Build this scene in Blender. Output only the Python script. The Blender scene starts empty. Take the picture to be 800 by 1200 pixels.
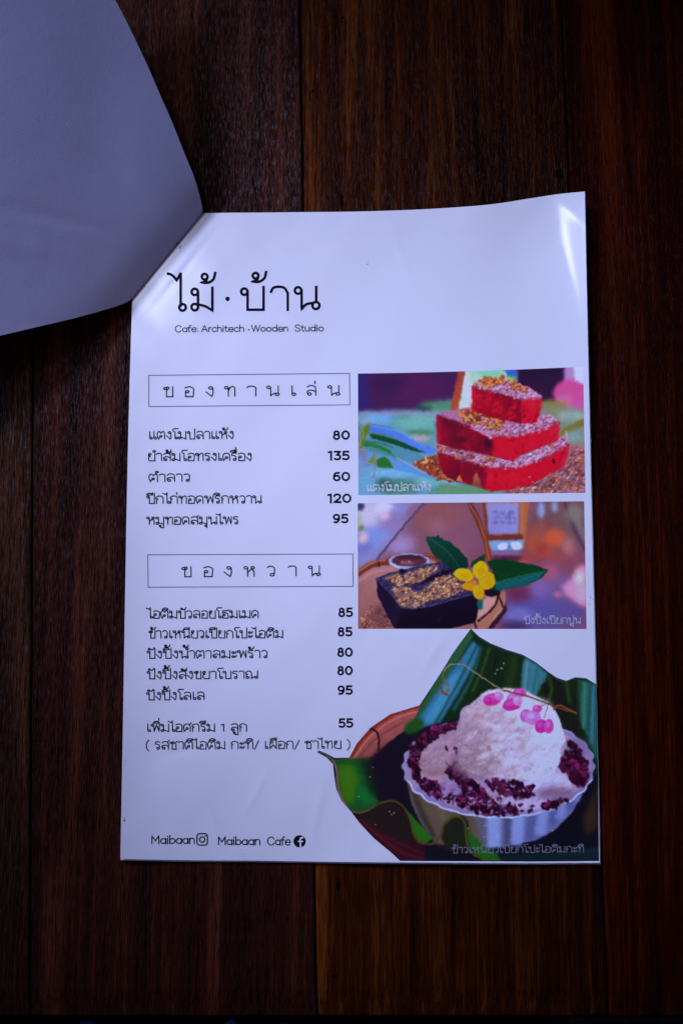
import bpy, math, random
import numpy as np
from mathutils import Vector, Matrix

sc = bpy.context.scene
C = sc.collection
random.seed(7)
rng = np.random.default_rng(11)

# ------------------------------------------------------------------ camera
DIST = 0.452          # metres from lens to the table
TILT = math.radians(6.7)
FPX = 1167.0          # focal length in photograph pixels (800 x 1200)
cd = bpy.data.cameras.new('camera')
cam = bpy.data.objects.new('camera', cd)
C.objects.link(cam)
cd.sensor_fit = 'HORIZONTAL'
cd.sensor_width = 24.0
cd.lens = 24.0 * FPX / 800.0
cd.clip_start = 0.01
cd.clip_end = 50
cam.location = (0, -DIST * math.sin(TILT), DIST * math.cos(TILT))
cam.rotation_euler = (TILT, 0, 0)
sc.camera = cam
sc.render.resolution_x, sc.render.resolution_y = 682, 1024
CAMP = np.array(cam.location)
CT, ST = math.cos(TILT), math.sin(TILT)

# ------------------------------------------------------------------ world, lamps, exposure
w = bpy.data.worlds.new('World')
sc.world = w
w.use_nodes = True
w.node_tree.nodes['Background'].inputs[0].default_value = (0.13, 0.20, 1.0, 1)
w.node_tree.nodes['Background'].inputs[1].default_value = 0.032


def area_lamp(name, loc, target, size, power, col, spread=180, size_y=None):
    l = bpy.data.lights.new(name, 'AREA')
    l.shape = 'RECTANGLE'
    l.size = size
    l.size_y = size_y or size
    l.energy = power
    l.color = col
    l.spread = math.radians(spread)
    o = bpy.data.objects.new(name, l)
    C.objects.link(o)
    o.location = loc
    d = Vector(target) - Vector(loc)
    o.rotation_euler = d.to_track_quat('-Z', 'Y').to_euler()
    return o


def spot_lamp(name, loc, target, power, col, angle, blend, radius):
    l = bpy.data.lights.new(name, 'SPOT')
    l.energy = power
    l.color = col
    l.spot_size = math.radians(angle)
    l.spot_blend = blend
    l.shadow_soft_size = radius
    o = bpy.data.objects.new(name, l)
    C.objects.link(o)
    o.location = loc
    d = Vector(target) - Vector(loc)
    o.rotation_euler = d.to_track_quat('-Z', 'Y').to_euler()
    return o


KEY = spot_lamp('window_light', (-0.70, 0.58, 0.80), (0.085, -0.045, 0), 81, (0.495, 0.565, 0.98), 27.5, 1.0, 0.14)
SKY = area_lamp('sky_opening', (-0.60, -0.05, 0.70), (-0.06, -0.02, 0), 0.35, 0.12, (0.50, 0.50, 1.0), 60)
GLARE = area_lamp('corner_glare_lamp', (-0.28, 0.44, 0.86), (0.10, 0.12, 0), 0.11, 0.17, (0.62, 0.68, 1.0), 45, 0.20)  # unseen lamp, added to raise the glare on the curled page corner
FILL = spot_lamp('warm_bounce_fill', (0.50, -0.38, 0.36), (-0.10, 0.055, 0.02), 3.9, (1.0, 0.66, 0.84), 22, 1.0, 0.12)  # added fill spot, stands in for warm bounce onto the folded sheet
sc.view_settings.view_transform = 'Standard'
sc.view_settings.look = 'None'
sc.view_settings.exposure = 0.0
sc.view_settings.gamma = 1.0
sc.view_settings.use_curve_mapping = False


# ------------------------------------------------------------------ geometry of the place
def pt(px, py, z=0.0):
    """points of the photograph laid on the height z above the table (numpy, vectorised)"""
    px = np.asarray(px, float); py = np.asarray(py, float); z = np.asarray(z, float)
    xc = (px - 400) / FPX
    yc = -(py - 600) / FPX
    dx = xc
    dy = yc * CT + ST
    dz = yc * ST - CT
    t = (z - CAMP[2]) / dz
    return np.stack(np.broadcast_arrays(CAMP[0] + dx * t, CAMP[1] + dy * t, z), -1)


def proj(P):
    P = np.asarray(P, float) - CAMP
    x = P[..., 0]
    y = P[..., 1] * CT + P[..., 2] * ST
    z = -P[..., 1] * ST + P[..., 2] * CT
    return np.stack([400 + FPX * x / -z, 600 - FPX * y / -z], -1)


def g(x, y, cx, cy, sx, sy=None, rot=0):
    sy = sy or sx
    c, s = math.cos(rot), math.sin(rot)
    u = (x - cx) * c + (y - cy) * s
    v = -(x - cx) * s + (y - cy) * c
    return np.exp(-(u / sx) ** 2 - (v / sy) ** 2)


def sstep(a, b, x):
    t = np.clip((x - a) / (b - a), 0, 1)
    return t * t * (3 - 2 * t)


BASE = 0.0016


def Zf(x, y):
    """height of the open page above the table, metres"""
    x = np.asarray(x, float); y = np.asarray(y, float)
    z = BASE + np.zeros(np.broadcast(x, y).shape)
    cx_ = np.clip((x - 585) / 100, 0, 1.1)
    z = z + 0.0060 * cx_ ** 2 * sstep(640, 250, y)
    z = z + 0.0022 * g(x, y, 600, 215, 70, 45)
    z = z + 0.0012 * np.clip((y - 940) / 70, 0, 1.2) ** 2 * (1 + 0.5 * np.sin(x / 60.0))
    z = z + 0.0010 * np.clip((190 - x) / 45, 0, 1.2) ** 2 * sstep(430, 600, y)
    z = z + 0.00015 * g(x, y, 200, 300, 60, 22, math.atan2(100, -80) )
    xL = 650 + (y - 235) * 0.24
    xR = 657 + (y - 235) * 0.86
    sp_ = lambda q, w_: w_ * np.logaddexp(0, q / w_)
    z = z + 0.120 * 0.00039 * (sp_(x - xL, 4.0) - 0.8 * sp_(x - xR, 3.0)) * sstep(400, 345, y)
    # creases and soft dents
    z = z - 0.00012 * g(x, y, 214, 318, 70, 4.0, math.atan2(100, -80))
    z = z + 0.00018 * g(x, y, 300, 930, 4, 26, 0.5) + 0.00020 * g(x, y, 372, 950, 5, 30, 0.2)
    z = z + 0.00016 * g(x, y, 470, 300, 5, 34, -0.35) + 0.0002 * g(x, y, 505, 770, 5, 26, 0.6)
    z = z + 0.00016 * g(x, y, 250, 960, 4, 22, -0.4) - 0.0002 * g(x, y, 215, 880, 26, 5, -0.3)
    z = z + 0.00030 * np.sin(x / 57.0 + 0.6) * np.sin(y / 83.0) + 0.00010 * np.sin(x / 23.0 + y / 31.0)
    z = z + 0.00005 * np.sin(x / 9.0 + 2 * np.sin(y / 40.0)) * np.sin(y / 14.0 + np.sin(x / 33.0))
    return z


# ------------------------------------------------------------------ object helpers
def tag(o, label=None, cat=None, group=None, kind=None):
    if label: o['label'] = label
    if cat: o['category'] = cat
    if group: o['group'] = group
    if kind: o['kind'] = kind
    return o


def mesh_obj(name, V, F, mat, parent=None, smooth=False, cols=None, uv=None):
    me = bpy.data.meshes.new(name)
    V = np.asarray(V, float)
    if isinstance(F, np.ndarray):
        n = len(F); k = F.shape[1]
        me.vertices.add(len(V)); me.vertices.foreach_set('co', V.ravel())
        me.loops.add(n * k); me.loops.foreach_set('vertex_index', F.ravel().astype(np.int32))
        me.polygons.add(n)
        me.polygons.foreach_set('loop_start', (np.arange(n) * k).astype(np.int32))
        me.polygons.foreach_set('loop_total', np.full(n, k, np.int32))
        me.update(calc_edges=True)
    else:
        me.from_pydata([tuple(v) for v in V], [], F)
    me.validate()
    if smooth:
        me.polygons.foreach_set('use_smooth', np.ones(len(me.polygons), bool))
    if cols is not None:
        a = me.color_attributes.new('print', 'FLOAT_COLOR', 'POINT')
        a.data.foreach_set('color', np.concatenate([cols, np.ones((len(cols), 1))], 1).ravel().astype(np.float32))
    me.materials.append(mat)
    o = bpy.data.objects.new(name, me)
    C.objects.link(o)
    if parent is not None:
        o.parent = parent
    return o


def empty(name, loc=(0, 0, 0)):
    o = bpy.data.objects.new(name, None)
    o.empty_display_size = 0.02
    o.location = loc
    C.objects.link(o)
    return o


def grid_faces(nu, nv, off=0):
    i, j = np.meshgrid(np.arange(nu - 1), np.arange(nv - 1), indexing='ij')
    a = (i * nv + j).ravel() + off
    return np.stack([a, a + nv, a + nv + 1, a + 1], 1)


def shell_grid(P, thick):
    """closed thin sheet from a grid of points P[nu,nv,3]: upper face, lower face, rim"""
    nu, nv = P.shape[:2]
    du = np.gradient(P, axis=0); dv = np.gradient(P, axis=1)
    n = np.cross(du, dv); n /= np.linalg.norm(n, axis=-1, keepdims=True) + 1e-12
    if n[..., 2].mean() > 0: n = -n
    Q = P + n * thick
    V = np.concatenate([P.reshape(-1, 3), Q.reshape(-1, 3)])
    F = grid_faces(nu, nv); N = nu * nv
    F2 = grid_faces(nu, nv, N)[:, ::-1]
    idx = np.arange(N).reshape(nu, nv)
    loop = np.concatenate([idx[:-1, 0], idx[-1, :-1], idx[1:, -1][::-1], idx[0, 1:][::-1]])
    nx = np.roll(loop, -1)
    m = len(loop); k = np.arange(m); k2 = (k + 1) % m
    V = np.concatenate([V, V[loop], V[loop + N]])
    F3 = np.stack([2 * N + k, 2 * N + k2, 2 * N + m + k2, 2 * N + m + k], 1)
    return V, np.concatenate([F, F2, F3])


# ------------------------------------------------------------------ materials
def nodes(m):
    m.use_nodes = True
    return m.node_tree.nodes, m.node_tree.links, m.node_tree.nodes['Principled BSDF']


def sl(c):
    c = np.asarray(c, float) / 255
    return np.where(c <= 0.04045, c / 12.92, ((c + 0.055) / 1.055) ** 2.4)


def plain(name, col, rough=0.5, metal=0.0, spec=0.5):
    m = bpy.data.materials.new(name)
    n, l, b = nodes(m)
    b.inputs['Base Color'].default_value = (*col, 1)
    b.inputs['Roughness'].default_value = rough
    b.inputs['Metallic'].default_value = metal
    b.inputs['Specular IOR Level'].default_value = spec
    return m


def paper_mat(name, col, rough, coat=0.0, grain=0.03, bump=0.05):
    m = bpy.data.materials.new(name)
    n, l, b = nodes(m)
    tc = n.new('ShaderNodeTexCoord')
    n1 = n.new('ShaderNodeTexNoise'); n1.inputs['Scale'].default_value = 2200; n1.inputs['Detail'].default_value = 3
    n2 = n.new('ShaderNodeTexNoise'); n2.inputs['Scale'].default_value = 28; n2.inputs['Detail'].default_value = 5
    l.new(tc.outputs['Object'], n1.inputs['Vector']); l.new(tc.outputs['Object'], n2.inputs['Vector'])
    mx = n.new('ShaderNodeMix'); mx.data_type = 'RGBA'
    mx.inputs['A'].default_value = (*[c * (1 - grain) for c in col], 1)
    mx.inputs['B'].default_value = (*col, 1)
    l.new(n2.outputs['Fac'], mx.inputs['Factor'])
    l.new(mx.outputs['Result'], b.inputs['Base Color'])
    b.inputs['Roughness'].default_value = rough
    b.inputs['Coat Weight'].default_value = coat
    b.inputs['Coat Roughness'].default_value = 0.15
    ad = n.new('ShaderNodeMath'); ad.operation = 'MULTIPLY_ADD'
    l.new(n2.outputs['Fac'], ad.inputs[0]); ad.inputs[1].default_value = 6.0
    l.new(n1.outputs['Fac'], ad.inputs[2])
    bp = n.new('ShaderNodeBump'); bp.inputs['Strength'].default_value = bump; bp.inputs['Distance'].default_value = 0.0006
    l.new(ad.outputs[0], bp.inputs['Height']); l.new(bp.outputs[0], b.inputs['Normal'])
    return m


def print_mat(name):
    m = bpy.data.materials.new(name)
    n, l, b = nodes(m)
    a = n.new('ShaderNodeAttribute'); a.attribute_name = 'print'
    tc = n.new('ShaderNodeTexCoord')
    no = n.new('ShaderNodeTexNoise'); no.inputs['Scale'].default_value = 1500; no.inputs['Detail'].default_value = 2
    l.new(tc.outputs['Object'], no.inputs['Vector'])
    mr = n.new('ShaderNodeMapRange'); mr.inputs['To Min'].default_value = 0.90; mr.inputs['To Max'].default_value = 1.08
    l.new(no.outputs['Fac'], mr.inputs['Value'])
    mx = n.new('ShaderNodeMix'); mx.data_type = 'RGBA'; mx.blend_type = 'MULTIPLY'; mx.inputs['Factor'].default_value = 1
    l.new(a.outputs['Color'], mx.inputs['A']); l.new(mr.outputs[0], mx.inputs['B'])
    l.new(mx.outputs['Result'], b.inputs['Base Color'])
    b.inputs['Roughness'].default_value = 0.5
    b.inputs['Specular IOR Level'].default_value = 0.10
    b.inputs['Coat Weight'].default_value = 0.05
    b.inputs['Coat Roughness'].default_value = 0.16
    return m


def wood_mat(name, dark, mid, light, seed, knots=(), rough=0.42, bump=0.6, spec=0.08, grad=None):
    """oiled hardwood: long fibres along y, bands, pores, fine relief"""
    m = bpy.data.materials.new(name)
    n, l, b = nodes(m)
    tc = n.new('ShaderNodeTexCoord')

    def mapped(sx, sy, off):
        mp = n.new('ShaderNodeMapping')
        mp.inputs['Scale'].default_value = (sx, sy, sx)
        mp.inputs['Location'].default_value = (seed * 3.1 + off, seed * 1.7 + off, 0)
        l.new(tc.outputs['Object'], mp.inputs['Vector'])
        return mp

    def noise(sx, sy, off, det=4, dist=0.0, rg=0.55):
        mp = mapped(sx, sy, off)
        no = n.new('ShaderNodeTexNoise'); no.inputs['Scale'].default_value = 1
        no.inputs['Detail'].default_value = det; no.inputs['Distortion'].default_value = dist
        no.inputs['Roughness'].default_value = rg
        l.new(mp.outputs[0], no.inputs['Vector'])
        return no.outputs['Fac']

    def math_(op, a, bb, clamp=False):
        x = n.new('ShaderNodeMath'); x.operation = op; x.use_clamp = clamp
        for i, v in enumerate((a, bb)):
            if isinstance(v, (int, float)): x.inputs[i].default_value = v
            else: l.new(v, x.inputs[i])
        return x.outputs[0]

    def ramp(v, a, bb):
        r = n.new('ShaderNodeMapRange'); r.inputs['From Min'].default_value = a; r.inputs['From Max'].default_value = bb
        l.new(v, r.inputs['Value']); return r.outputs[0]

    bands = noise(55, 2.6, 0, 4, 0.8)
    fibre = noise(420, 12, 5, 5, 0.4, 0.7)
    fine = noise(1500, 60, 9, 3, 0.2, 0.7)
    pores = noise(1900, 95, 13, 2, 0.0, 0.6)
    cloud = noise(14, 5, 21, 3)
    v = math_('ADD', math_('MULTIPLY', bands, 0.50), math_('MULTIPLY', fibre, 0.32))
    v = math_('ADD', v, math_('MULTIPLY', fine, 0.22))
    cr = n.new('ShaderNodeValToRGB')
    cr.color_ramp.elements[0].position = 0.40; cr.color_ramp.elements[0].color = (*dark, 1)
    cr.color_ramp.elements[1].position = 0.66; cr.color_ramp.elements[1].color = (*light, 1)
    e = cr.color_ramp.elements.new(0.53); e.color = (*mid, 1)
    l.new(v, cr.inputs[0])
    mx = n.new('ShaderNodeMix'); mx.data_type = 'RGBA'; mx.blend_type = 'MULTIPLY'
    mx.inputs['Factor'].default_value = 1
    l.new(cr.outputs[0], mx.inputs['A'])
    pf = ramp(pores, 0.30, 0.46)
    cl = ramp(cloud, 0.25, 0.75)
    sh = math_('MULTIPLY', math_('ADD', math_('MULTIPLY', pf, 0.65), 0.35), math_('ADD', math_('MULTIPLY', cl, 0.6), 0.65))
    if grad:      # sapwood towards the left edge of the board, darker heart towards the right
        xa = float(pt(grad[0], 400)[0]); xb = float(pt(grad[2], 400)[0])
        sx = n.new('ShaderNodeSeparateXYZ'); l.new(tc.outputs['Object'], sx.inputs[0])
        gx = math_('ADD', sx.outputs[0], math_('MULTIPLY', math_('SUBTRACT', bands, 0.5), 0.06))
        gr = n.new('ShaderNodeMapRange'); gr.inputs['From Min'].default_value = xa; gr.inputs['From Max'].default_value = xb
        gr.inputs['To Min'].default_value = 1.0; gr.inputs['To Max'].default_value = 0.36
        l.new(gx, gr.inputs['Value'])
        sh = math_('MULTIPLY', sh, gr.outputs[0])
    hk = None
    for (kx, ky, rx, ry) in knots:
        P = pt(kx, ky)
        sp = n.new('ShaderNodeVectorMath'); sp.operation = 'SUBTRACT'
        l.new(tc.outputs['Object'], sp.inputs[0]); sp.inputs[1].default_value = (P[0], P[1], 0)
        sd = n.new('ShaderNodeVectorMath'); sd.operation = 'MULTIPLY'
        l.new(sp.outputs[0], sd.inputs[0]); sd.inputs[1].default_value = (1 / rx, 1 / ry, 0)
        ln = n.new('ShaderNodeVectorMath'); ln.operation = 'LENGTH'
        l.new(sd.outputs[0], ln.inputs[0])
        wob = math_('ADD', ln.outputs['Value'], math_('MULTIPLY', math_('SUBTRACT', fibre, 0.5), 0.9))
        kf = ramp(wob, 0.55, 1.15)
        hk = kf if hk is None else math_('MULTIPLY', hk, kf)
    if hk is not None:
        sh = math_('MULTIPLY', sh, math_('ADD', math_('MULTIPLY', hk, 0.88), 0.12))
    l.new(sh, mx.inputs['B'])
    l.new(mx.outputs['Result'], b.inputs['Base Color'])
    rr = math_('ADD', math_('MULTIPLY', fine, 0.25), rough - 0.1)
    l.new(rr, b.inputs['Roughness'])
    gl1 = noise(3000, 210, 33, 3, 0.0, 0.65)
    spf = math_('MULTIPLY', math_('POWER', ramp(gl1, 0.45, 0.75), 1.5), spec * 4.8)
    l.new(spf, b.inputs['Specular IOR Level'])
    hgt = math_('ADD', math_('MULTIPLY', pf, 0.8), math_('ADD', math_('MULTIPLY', fibre, 1.0), math_('MULTIPLY', fine, 0.9)))
    if hk is not None: hgt = math_('ADD', hgt, math_('MULTIPLY', hk, 1.5))
    bp = n.new('ShaderNodeBump'); bp.inputs['Strength'].default_value = bump; bp.inputs['Distance'].default_value = 0.0006
    l.new(hgt, bp.inputs['Height']); l.new(bp.outputs[0], b.inputs['Normal'])
    return m


PAGE_SHOWN = np.array([176, 184, 232.0])      # how the white page shows in the photograph
PAPER = (0.84, 0.84, 0.85)
M_page = paper_mat('glossy_paper', PAPER, 0.5, 0.45, 0.03, 0.10)
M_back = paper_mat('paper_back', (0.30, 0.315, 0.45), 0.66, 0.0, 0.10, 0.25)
M_under = paper_mat('paper_under', (0.72, 0.70, 0.66), 0.6)
M_ink = plain('black_ink', (0.006, 0.004, 0.007), 0.6, 0, 0.06)
M_grey = plain('grey_ink', (0.13, 0.10, 0.13), 0.6, 0, 0.1)
M_cap = plain('pale_caption_ink', (0.5, 0.5, 0.5), 0.5, 0, 0.3)
M_cap2 = plain('faint_caption_ink', (0.22, 0.22, 0.25), 0.5, 0, 0.3)
M_cap1 = plain('white_caption_ink', (0.72, 0.74, 0.74), 0.5, 0, 0.3)
M_white = plain('paper_white_knockout', PAPER, 0.5)
M_print = print_mat('printed_ink')
M_staple = plain('dark_staple_steel', (0.05, 0.05, 0.055), 0.35, 0.9)
M_stain = plain('brown_stain', (0.22, 0.08, 0.03), 0.7)

# ------------------------------------------------------------------ the table
TABLE_H = 0.74


def plank(name, x_tl, x_tr, x_bl, x_br, y_t, y_b, mat, parent, drop=0.0):
    """one board: corners given on the table top, 28 mm thick, softened arrises"""
    a = pt(x_tl, y_t)[:2]; b_ = pt(x_tr, y_t)[:2]; c = pt(x_br, y_b)[:2]; d = pt(x_bl, y_b)[:2]
    ny = 60
    e = 0.0006
    prof = [(0, -0.028), (0, -e * 1.6), (e * 0.5, -e * 0.5), (e * 1.5, 0.0)]
    V = []; F = []
    for j in range(ny + 1):
        t = j / ny
        L = a + (d - a) * t; R = b_ + (c - b_) * t
        wob1 = 0.00018 * math.sin(t * 37 + x_tl) + 0.0001 * math.sin(t * 91 + 2)
        wob2 = 0.00018 * math.sin(t * 33 + x_tr) + 0.0001 * math.sin(t * 83)
        L = L + np.array([abs(wob1), 0]); R = R - np.array([abs(wob2), 0])
        ends = 0.0012 if j in (0, ny) else 0
        for (o_, z) in prof: V.append((L[0] + o_, L[1], z - drop - (ends if z > -0.01 else 0)))
        for (o_, z) in reversed(prof): V.append((R[0] - o_, R[1], z - drop - (ends if z > -0.01 else 0)))
    k = 8
    for j in range(ny):
        for i in range(k):
            i2 = (i + 1) % k
            F.append((j * k + i, j * k + i2, (j + 1) * k + i2, (j + 1) * k + i))
    F.append(tuple(range(k))[::-1]); F.append(tuple(ny * k + i for i in range(k)))
    # last profile edge (underside) is the wrap-around face
    return mesh_obj(name, V, F, mat, parent)


table = tag(empty('wooden_table'), 'dark brown plank table top of wide boards beneath the paper menu', 'table')
YT, YB = -420, 1191
seams_t = [-760, -345, 42, 344, 637, 985, 1350]
seams_b = [-790, -372, 34.5, 371.5, 714, 1050, 1440]
KN = [(397, 1039, 0.0011, 0.0030), (367, 106, 0.0008, 0.0009), (401, 236, 0.0010, 0.0035), (656, 204, 0.0028, 0.0024),
      (402, 20, 0.0006, 0.0006), (392, 1145, 0.0012, 0.0008), (668, 690, 0.0007, 0.0007)]
tones = [((0.006, 0.0018, 0.0008), (0.024, 0.0072, 0.0025), (0.08, 0.026, 0.008)),
         ((0.008, 0.0026, 0.0011), (0.038, 0.0125, 0.0038), (0.120, 0.042, 0.012)),
         ((0.007, 0.0018, 0.0012), (0.043, 0.0095, 0.0038), (0.130, 0.032, 0.012)),
         ((0.006, 0.0010, 0.0003), (0.056, 0.0105, 0.0014), (0.21, 0.052, 0.006)),
         ((0.0035, 0.0004, 0.0001), (0.019, 0.0018, 0.0004), (0.070, 0.0105, 0.0019)),
         ((0.004, 0.0008, 0.0005), (0.02, 0.004, 0.0015), (0.06, 0.014, 0.005))]
for i in range(6):
    kn = [k for k in KN if (seams_t[i] + seams_b[i]) / 2 < k[0] < (seams_t[i + 1] + seams_b[i + 1]) / 2]
    gap = 1.0
    plank('plank', seams_t[i] + gap * 0.5, seams_t[i + 1] - gap * 0.5, seams_b[i] + gap * 0.5, seams_b[i + 1] - gap * 0.5,
          YT, YB, wood_mat('hardwood', *tones[i], i * 2.3 + 1, kn, spec=(0.16, 0.16, 0.13, 0.05, 0.03, 0.03)[i], grad=(None, None, None, (352, 0.0, 660, 0.0), None, None)[i]), table, 0.0002 * (i % 2))
# battens under the boards close the gaps, legs carry it
P0 = pt(seams_t[0], YT); P1 = pt(seams_b[-1], YB)
M_batten = wood_mat('dark_underside_wood', (0.006, 0.003, 0.002), (0.012, 0.006, 0.004), (0.03, 0.015, 0.01), 30)


def box(name, x0, x1, y0, y1, z0, z1, mat, parent=None):
    V = [(x, y, z) for x in (x0, x1) for y in (y0, y1) for z in (z0, z1)]
    F = [(0, 1, 3, 2), (4, 6, 7, 5), (0, 4, 5, 1), (2, 3, 7, 6), (0, 2, 6, 4), (1, 5, 7, 3)]
    return mesh_obj(name, V, F, mat, parent)


for yy in (0.30, 0.06, -0.19):
    box('batten', -0.42, 0.36, yy - 0.03, yy + 0.03, -0.060, -0.0285, M_batten, table)
box('table_apron', -0.42, 0.36, -0.215, 0.40, -0.0625, -0.0605, M_batten, table)
for lx in (-0.37, 0.31):
    for ly in (-0.17, 0.34):
        box('table_leg', lx - 0.028, lx + 0.028, ly - 0.028, ly + 0.028, -TABLE_H, -0.063, M_batten, table)

# ------------------------------------------------------------------ floor, stones, low bench below the table edge
M_floor = plain('dark_ground', (0.012, 0.012, 0.014), 0.9)
fl = box('floor', -3, 3, -3, 3, -TABLE_H - 0.05, -TABLE_H, M_floor)
tag(fl, kind='structure')
V = []; F = []
M_stone = plain('grey_pebble', (0.62, 0.64, 0.70), 0.5)
for k in range(420):
    sx = random.uniform(-0.62, 0.30); sy = random.uniform(-0.80, -0.50)
    r = random.uniform(0.006, 0.016); rz = random.uniform(0, 3.14); fl_ = random.uniform(0.4, 0.7); el = random.uniform(.6, 1)
    o = len(V)
    if random.random() < 0.35: continue
    for a in range(4):
        th = math.pi * (a + 0.5) / 4
        for b_ in range(8):
            ph = 2 * math.pi * b_ / 8
            x = r * math.sin(th) * math.cos(ph); y = r * el * math.sin(th) * math.sin(ph)
            V.append((sx + x * math.cos(rz) - y * math.sin(rz), sy + x * math.sin(rz) + y * math.cos(rz), -TABLE_H + r * fl_ * (1 + math.cos(th))))
    for a in range(3):
        for b_ in range(8):
            F.append((o + a * 8 + b_, o + a * 8 + (b_ + 1) % 8, o + (a + 1) * 8 + (b_ + 1) % 8, o + (a + 1) * 8 + b_))
    F.append(tuple(o + i for i in range(8))[::-1]); F.append(tuple(o + 24 + i for i in range(8)))
peb = mesh_obj('pebbles', V, F, M_stone, None, True)
tag(peb, 'pale pebbles on the dark ground below the near edge of the table', 'pebbles', kind='stuff')
bench = tag(empty('wooden_bench', (0, 0, 0)), 'dark wooden bench seat just showing below the table edge at bottom right', 'bench')
q0 = pt(666, 1193.5, -0.29); q1 = pt(1100, 1193.5, -0.29)
M_bench = wood_mat('bench_wood', (0.03, 0.018, 0.014), (0.10, 0.06, 0.045), (0.18, 0.11, 0.08), 44)
box('seat', q0[0], q1[0], q0[1] - 0.26, q0[1], -0.32, -0.29, M_bench, bench)
for lx in (q0[0] + 0.04, q1[0] - 0.04):
    for ly in (q0[1] - 0.22, q0[1] - 0.04):
        box('leg', lx - 0.02, lx + 0.02, ly - 0.02, ly + 0.02, -TABLE_H, -0.321, M_bench, bench)

# ------------------------------------------------------------------ the menu
menu = tag(empty('paper_menu', tuple(pt(420, 620, 0))),
           'stapled white paper menu with Thai text and food photos, front sheet folded back', 'menu')
MO = np.array(menu.location)


def loc(V):
    return np.asarray(V) - MO


def interp_poly(pts, n):
    pts = np.array(pts, float)
    # smooth through the points
    d = np.r_[0, np.cumsum(np.linalg.norm(np.diff(pts, axis=0), axis=1))]
    t = np.linspace(0, d[-1], n)
    m = np.gradient(pts, d, axis=0)
    out = np.zeros((n, 2))
    k = np.clip(np.searchsorted(d, t, side='right') - 1, 0, len(d) - 2)
    h = (d[k + 1] - d[k]); s = ((t - d[k]) / h)[:, None]; h = h[:, None]
    out = ((2 * s**3 - 3 * s**2 + 1) * pts[k] + (s**3 - 2 * s**2 + s) * h * m[k] +
           (-2 * s**3 + 3 * s**2) * pts[k + 1] + (s**3 - s**2) * h * m[k + 1])
    return out


def coons(top, bot, left, right, nu, nv):
    T = interp_poly(top, nu); B = interp_poly(bot, nu); L = interp_poly(left, nv); R = interp_poly(right, nv)
    u = np.linspace(0, 1, nu)[:, None, None]; v = np.linspace(0, 1, nv)[None, :, None]
    P = (1 - v) * T[:, None] + v * B[:, None] + (1 - u) * L[None] + u * R[None]
    P -= (1 - u) * (1 - v) * T[0] + u * (1 - v) * T[-1] + (1 - u) * v * B[0] + u * v * B[-1]
    return P


TOP = [(159, 252), (236, 249.5), (330, 248.5), (440, 247), (520, 243.5), (580, 238.5), (625, 231.5), (655, 227), (685, 224)]
BOT = [(141, 1007), (220, 1008.5), (300, 1009), (400, 1010.5), (520, 1011.5), (620, 1012), (702.5, 1011.5)]
LEFT = [(159, 252), (155, 350), (150, 520), (146.5, 700), (144, 850), (141, 1007)]
RIGHT = [(685, 224), (686.5, 300), (689.5, 440), (693.5, 620), (697, 760), (700, 900), (702.5, 1011.5)]
G = coons(TOP, BOT, LEFT, RIGHT, 230, 300)
Pg = pt(G[..., 0], G[..., 1], Zf(G[..., 0], G[..., 1]))
V, F = shell_grid(Pg, 0.00022)
page = mesh_obj('open_page', loc(V), F, M_page, menu, True)
page['label'] = 'open white page with Thai dish names, prices and three food photos'
# flat-shade the rim is unnecessary: it is a hair's breadth
for k, (dx, dy, dz) in enumerate([(1.1, 0.9, -0.00050), (0.4, 1.7, -0.0010)]):
    T2 = [(159, 252), (236, 254), (440, 252), (580, 249), (655, 242), (686 + dx, 238)]
    B2 = [(x + (dx if x > 500 else 0.3), y + dy) for x, y in BOT]
    L2 = LEFT
    R2 = [(686 + dx, 238)] + [(x + dx, y) for x, y in RIGHT[1:-1]] + [(B2[-1])]
    L2 = LEFT[:-1] + [B2[0]]
    G2 = coons(T2, B2, L2, R2, 70, 90)
    zz = np.minimum(Zf(G2[..., 0], G2[..., 1]), BASE + 0.004) + dz
    zz = BASE + dz + (zz - BASE - dz) * 0.55
    zz = np.minimum(zz, Zf(G2[..., 0], G2[..., 1]) + dz)
    P2 = pt(G2[..., 0], G2[..., 1], np.maximum(zz, 0.0004))
    V, F = shell_grid(P2, 0.0002)
    mesh_obj('under_sheet', loc(V), F, M_under, menu, True)

# ---- the sheet folded back over the staple
Apx, Bpx = np.array([235.5, 249.0]), np.array([154.5, 348.5])
A3 = pt(*Apx, BASE + 0.0016)[:2]; B3 = pt(*Bpx, BASE + 0.0012)[:2]
dd = (B3 - A3); Lf = np.linalg.norm(dd); dd = dd / Lf
nn = np.array([-dd[1], dd[0]])
if nn[0] > 0: nn = -nn                         # towards the upper left
QMAX = 0.30
ns = 420
sarc = np.linspace(0, QMAX, ns)
# sheet direction measured from the table; 90 = straight up at the roll
theta = np.where(sarc < 0.0030, 94 - 34 * sarc / 0.0030, 27 + 36 * np.exp(-(sarc - 0.0030) / 0.010))
theta = theta * (1 - 0.25 * sstep(0.12, 0.26, sarc))
ds = sarc[1] - sarc[0]
hh = np.r_[0, np.cumsum(np.cos(np.radians(theta)))[:-1] * ds]
zz = BASE + 0.0008 + np.r_[0, np.cumsum(np.sin(np.radians(theta)))[:-1] * ds]
EA = np.array([(237, 250), (234.5, 233), (229, 212), (218, 184), (205, 151), (190, 116), (172, 75), (152, 33), (135, 0), (96, -80), (50, -170), (-20, -320), (-90, -460)])
EB = np.array([(153, 350), (148, 353), (140, 357.5), (128, 361.5), (105, 368), (75, 376), (40, 384), (0, 393), (-60, 406), (-160, 428), (-300, 458), (-460, 492), (-640, 530)])
EAi = interp_poly(EA, 900); EBi = interp_poly(EB, 900)


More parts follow.
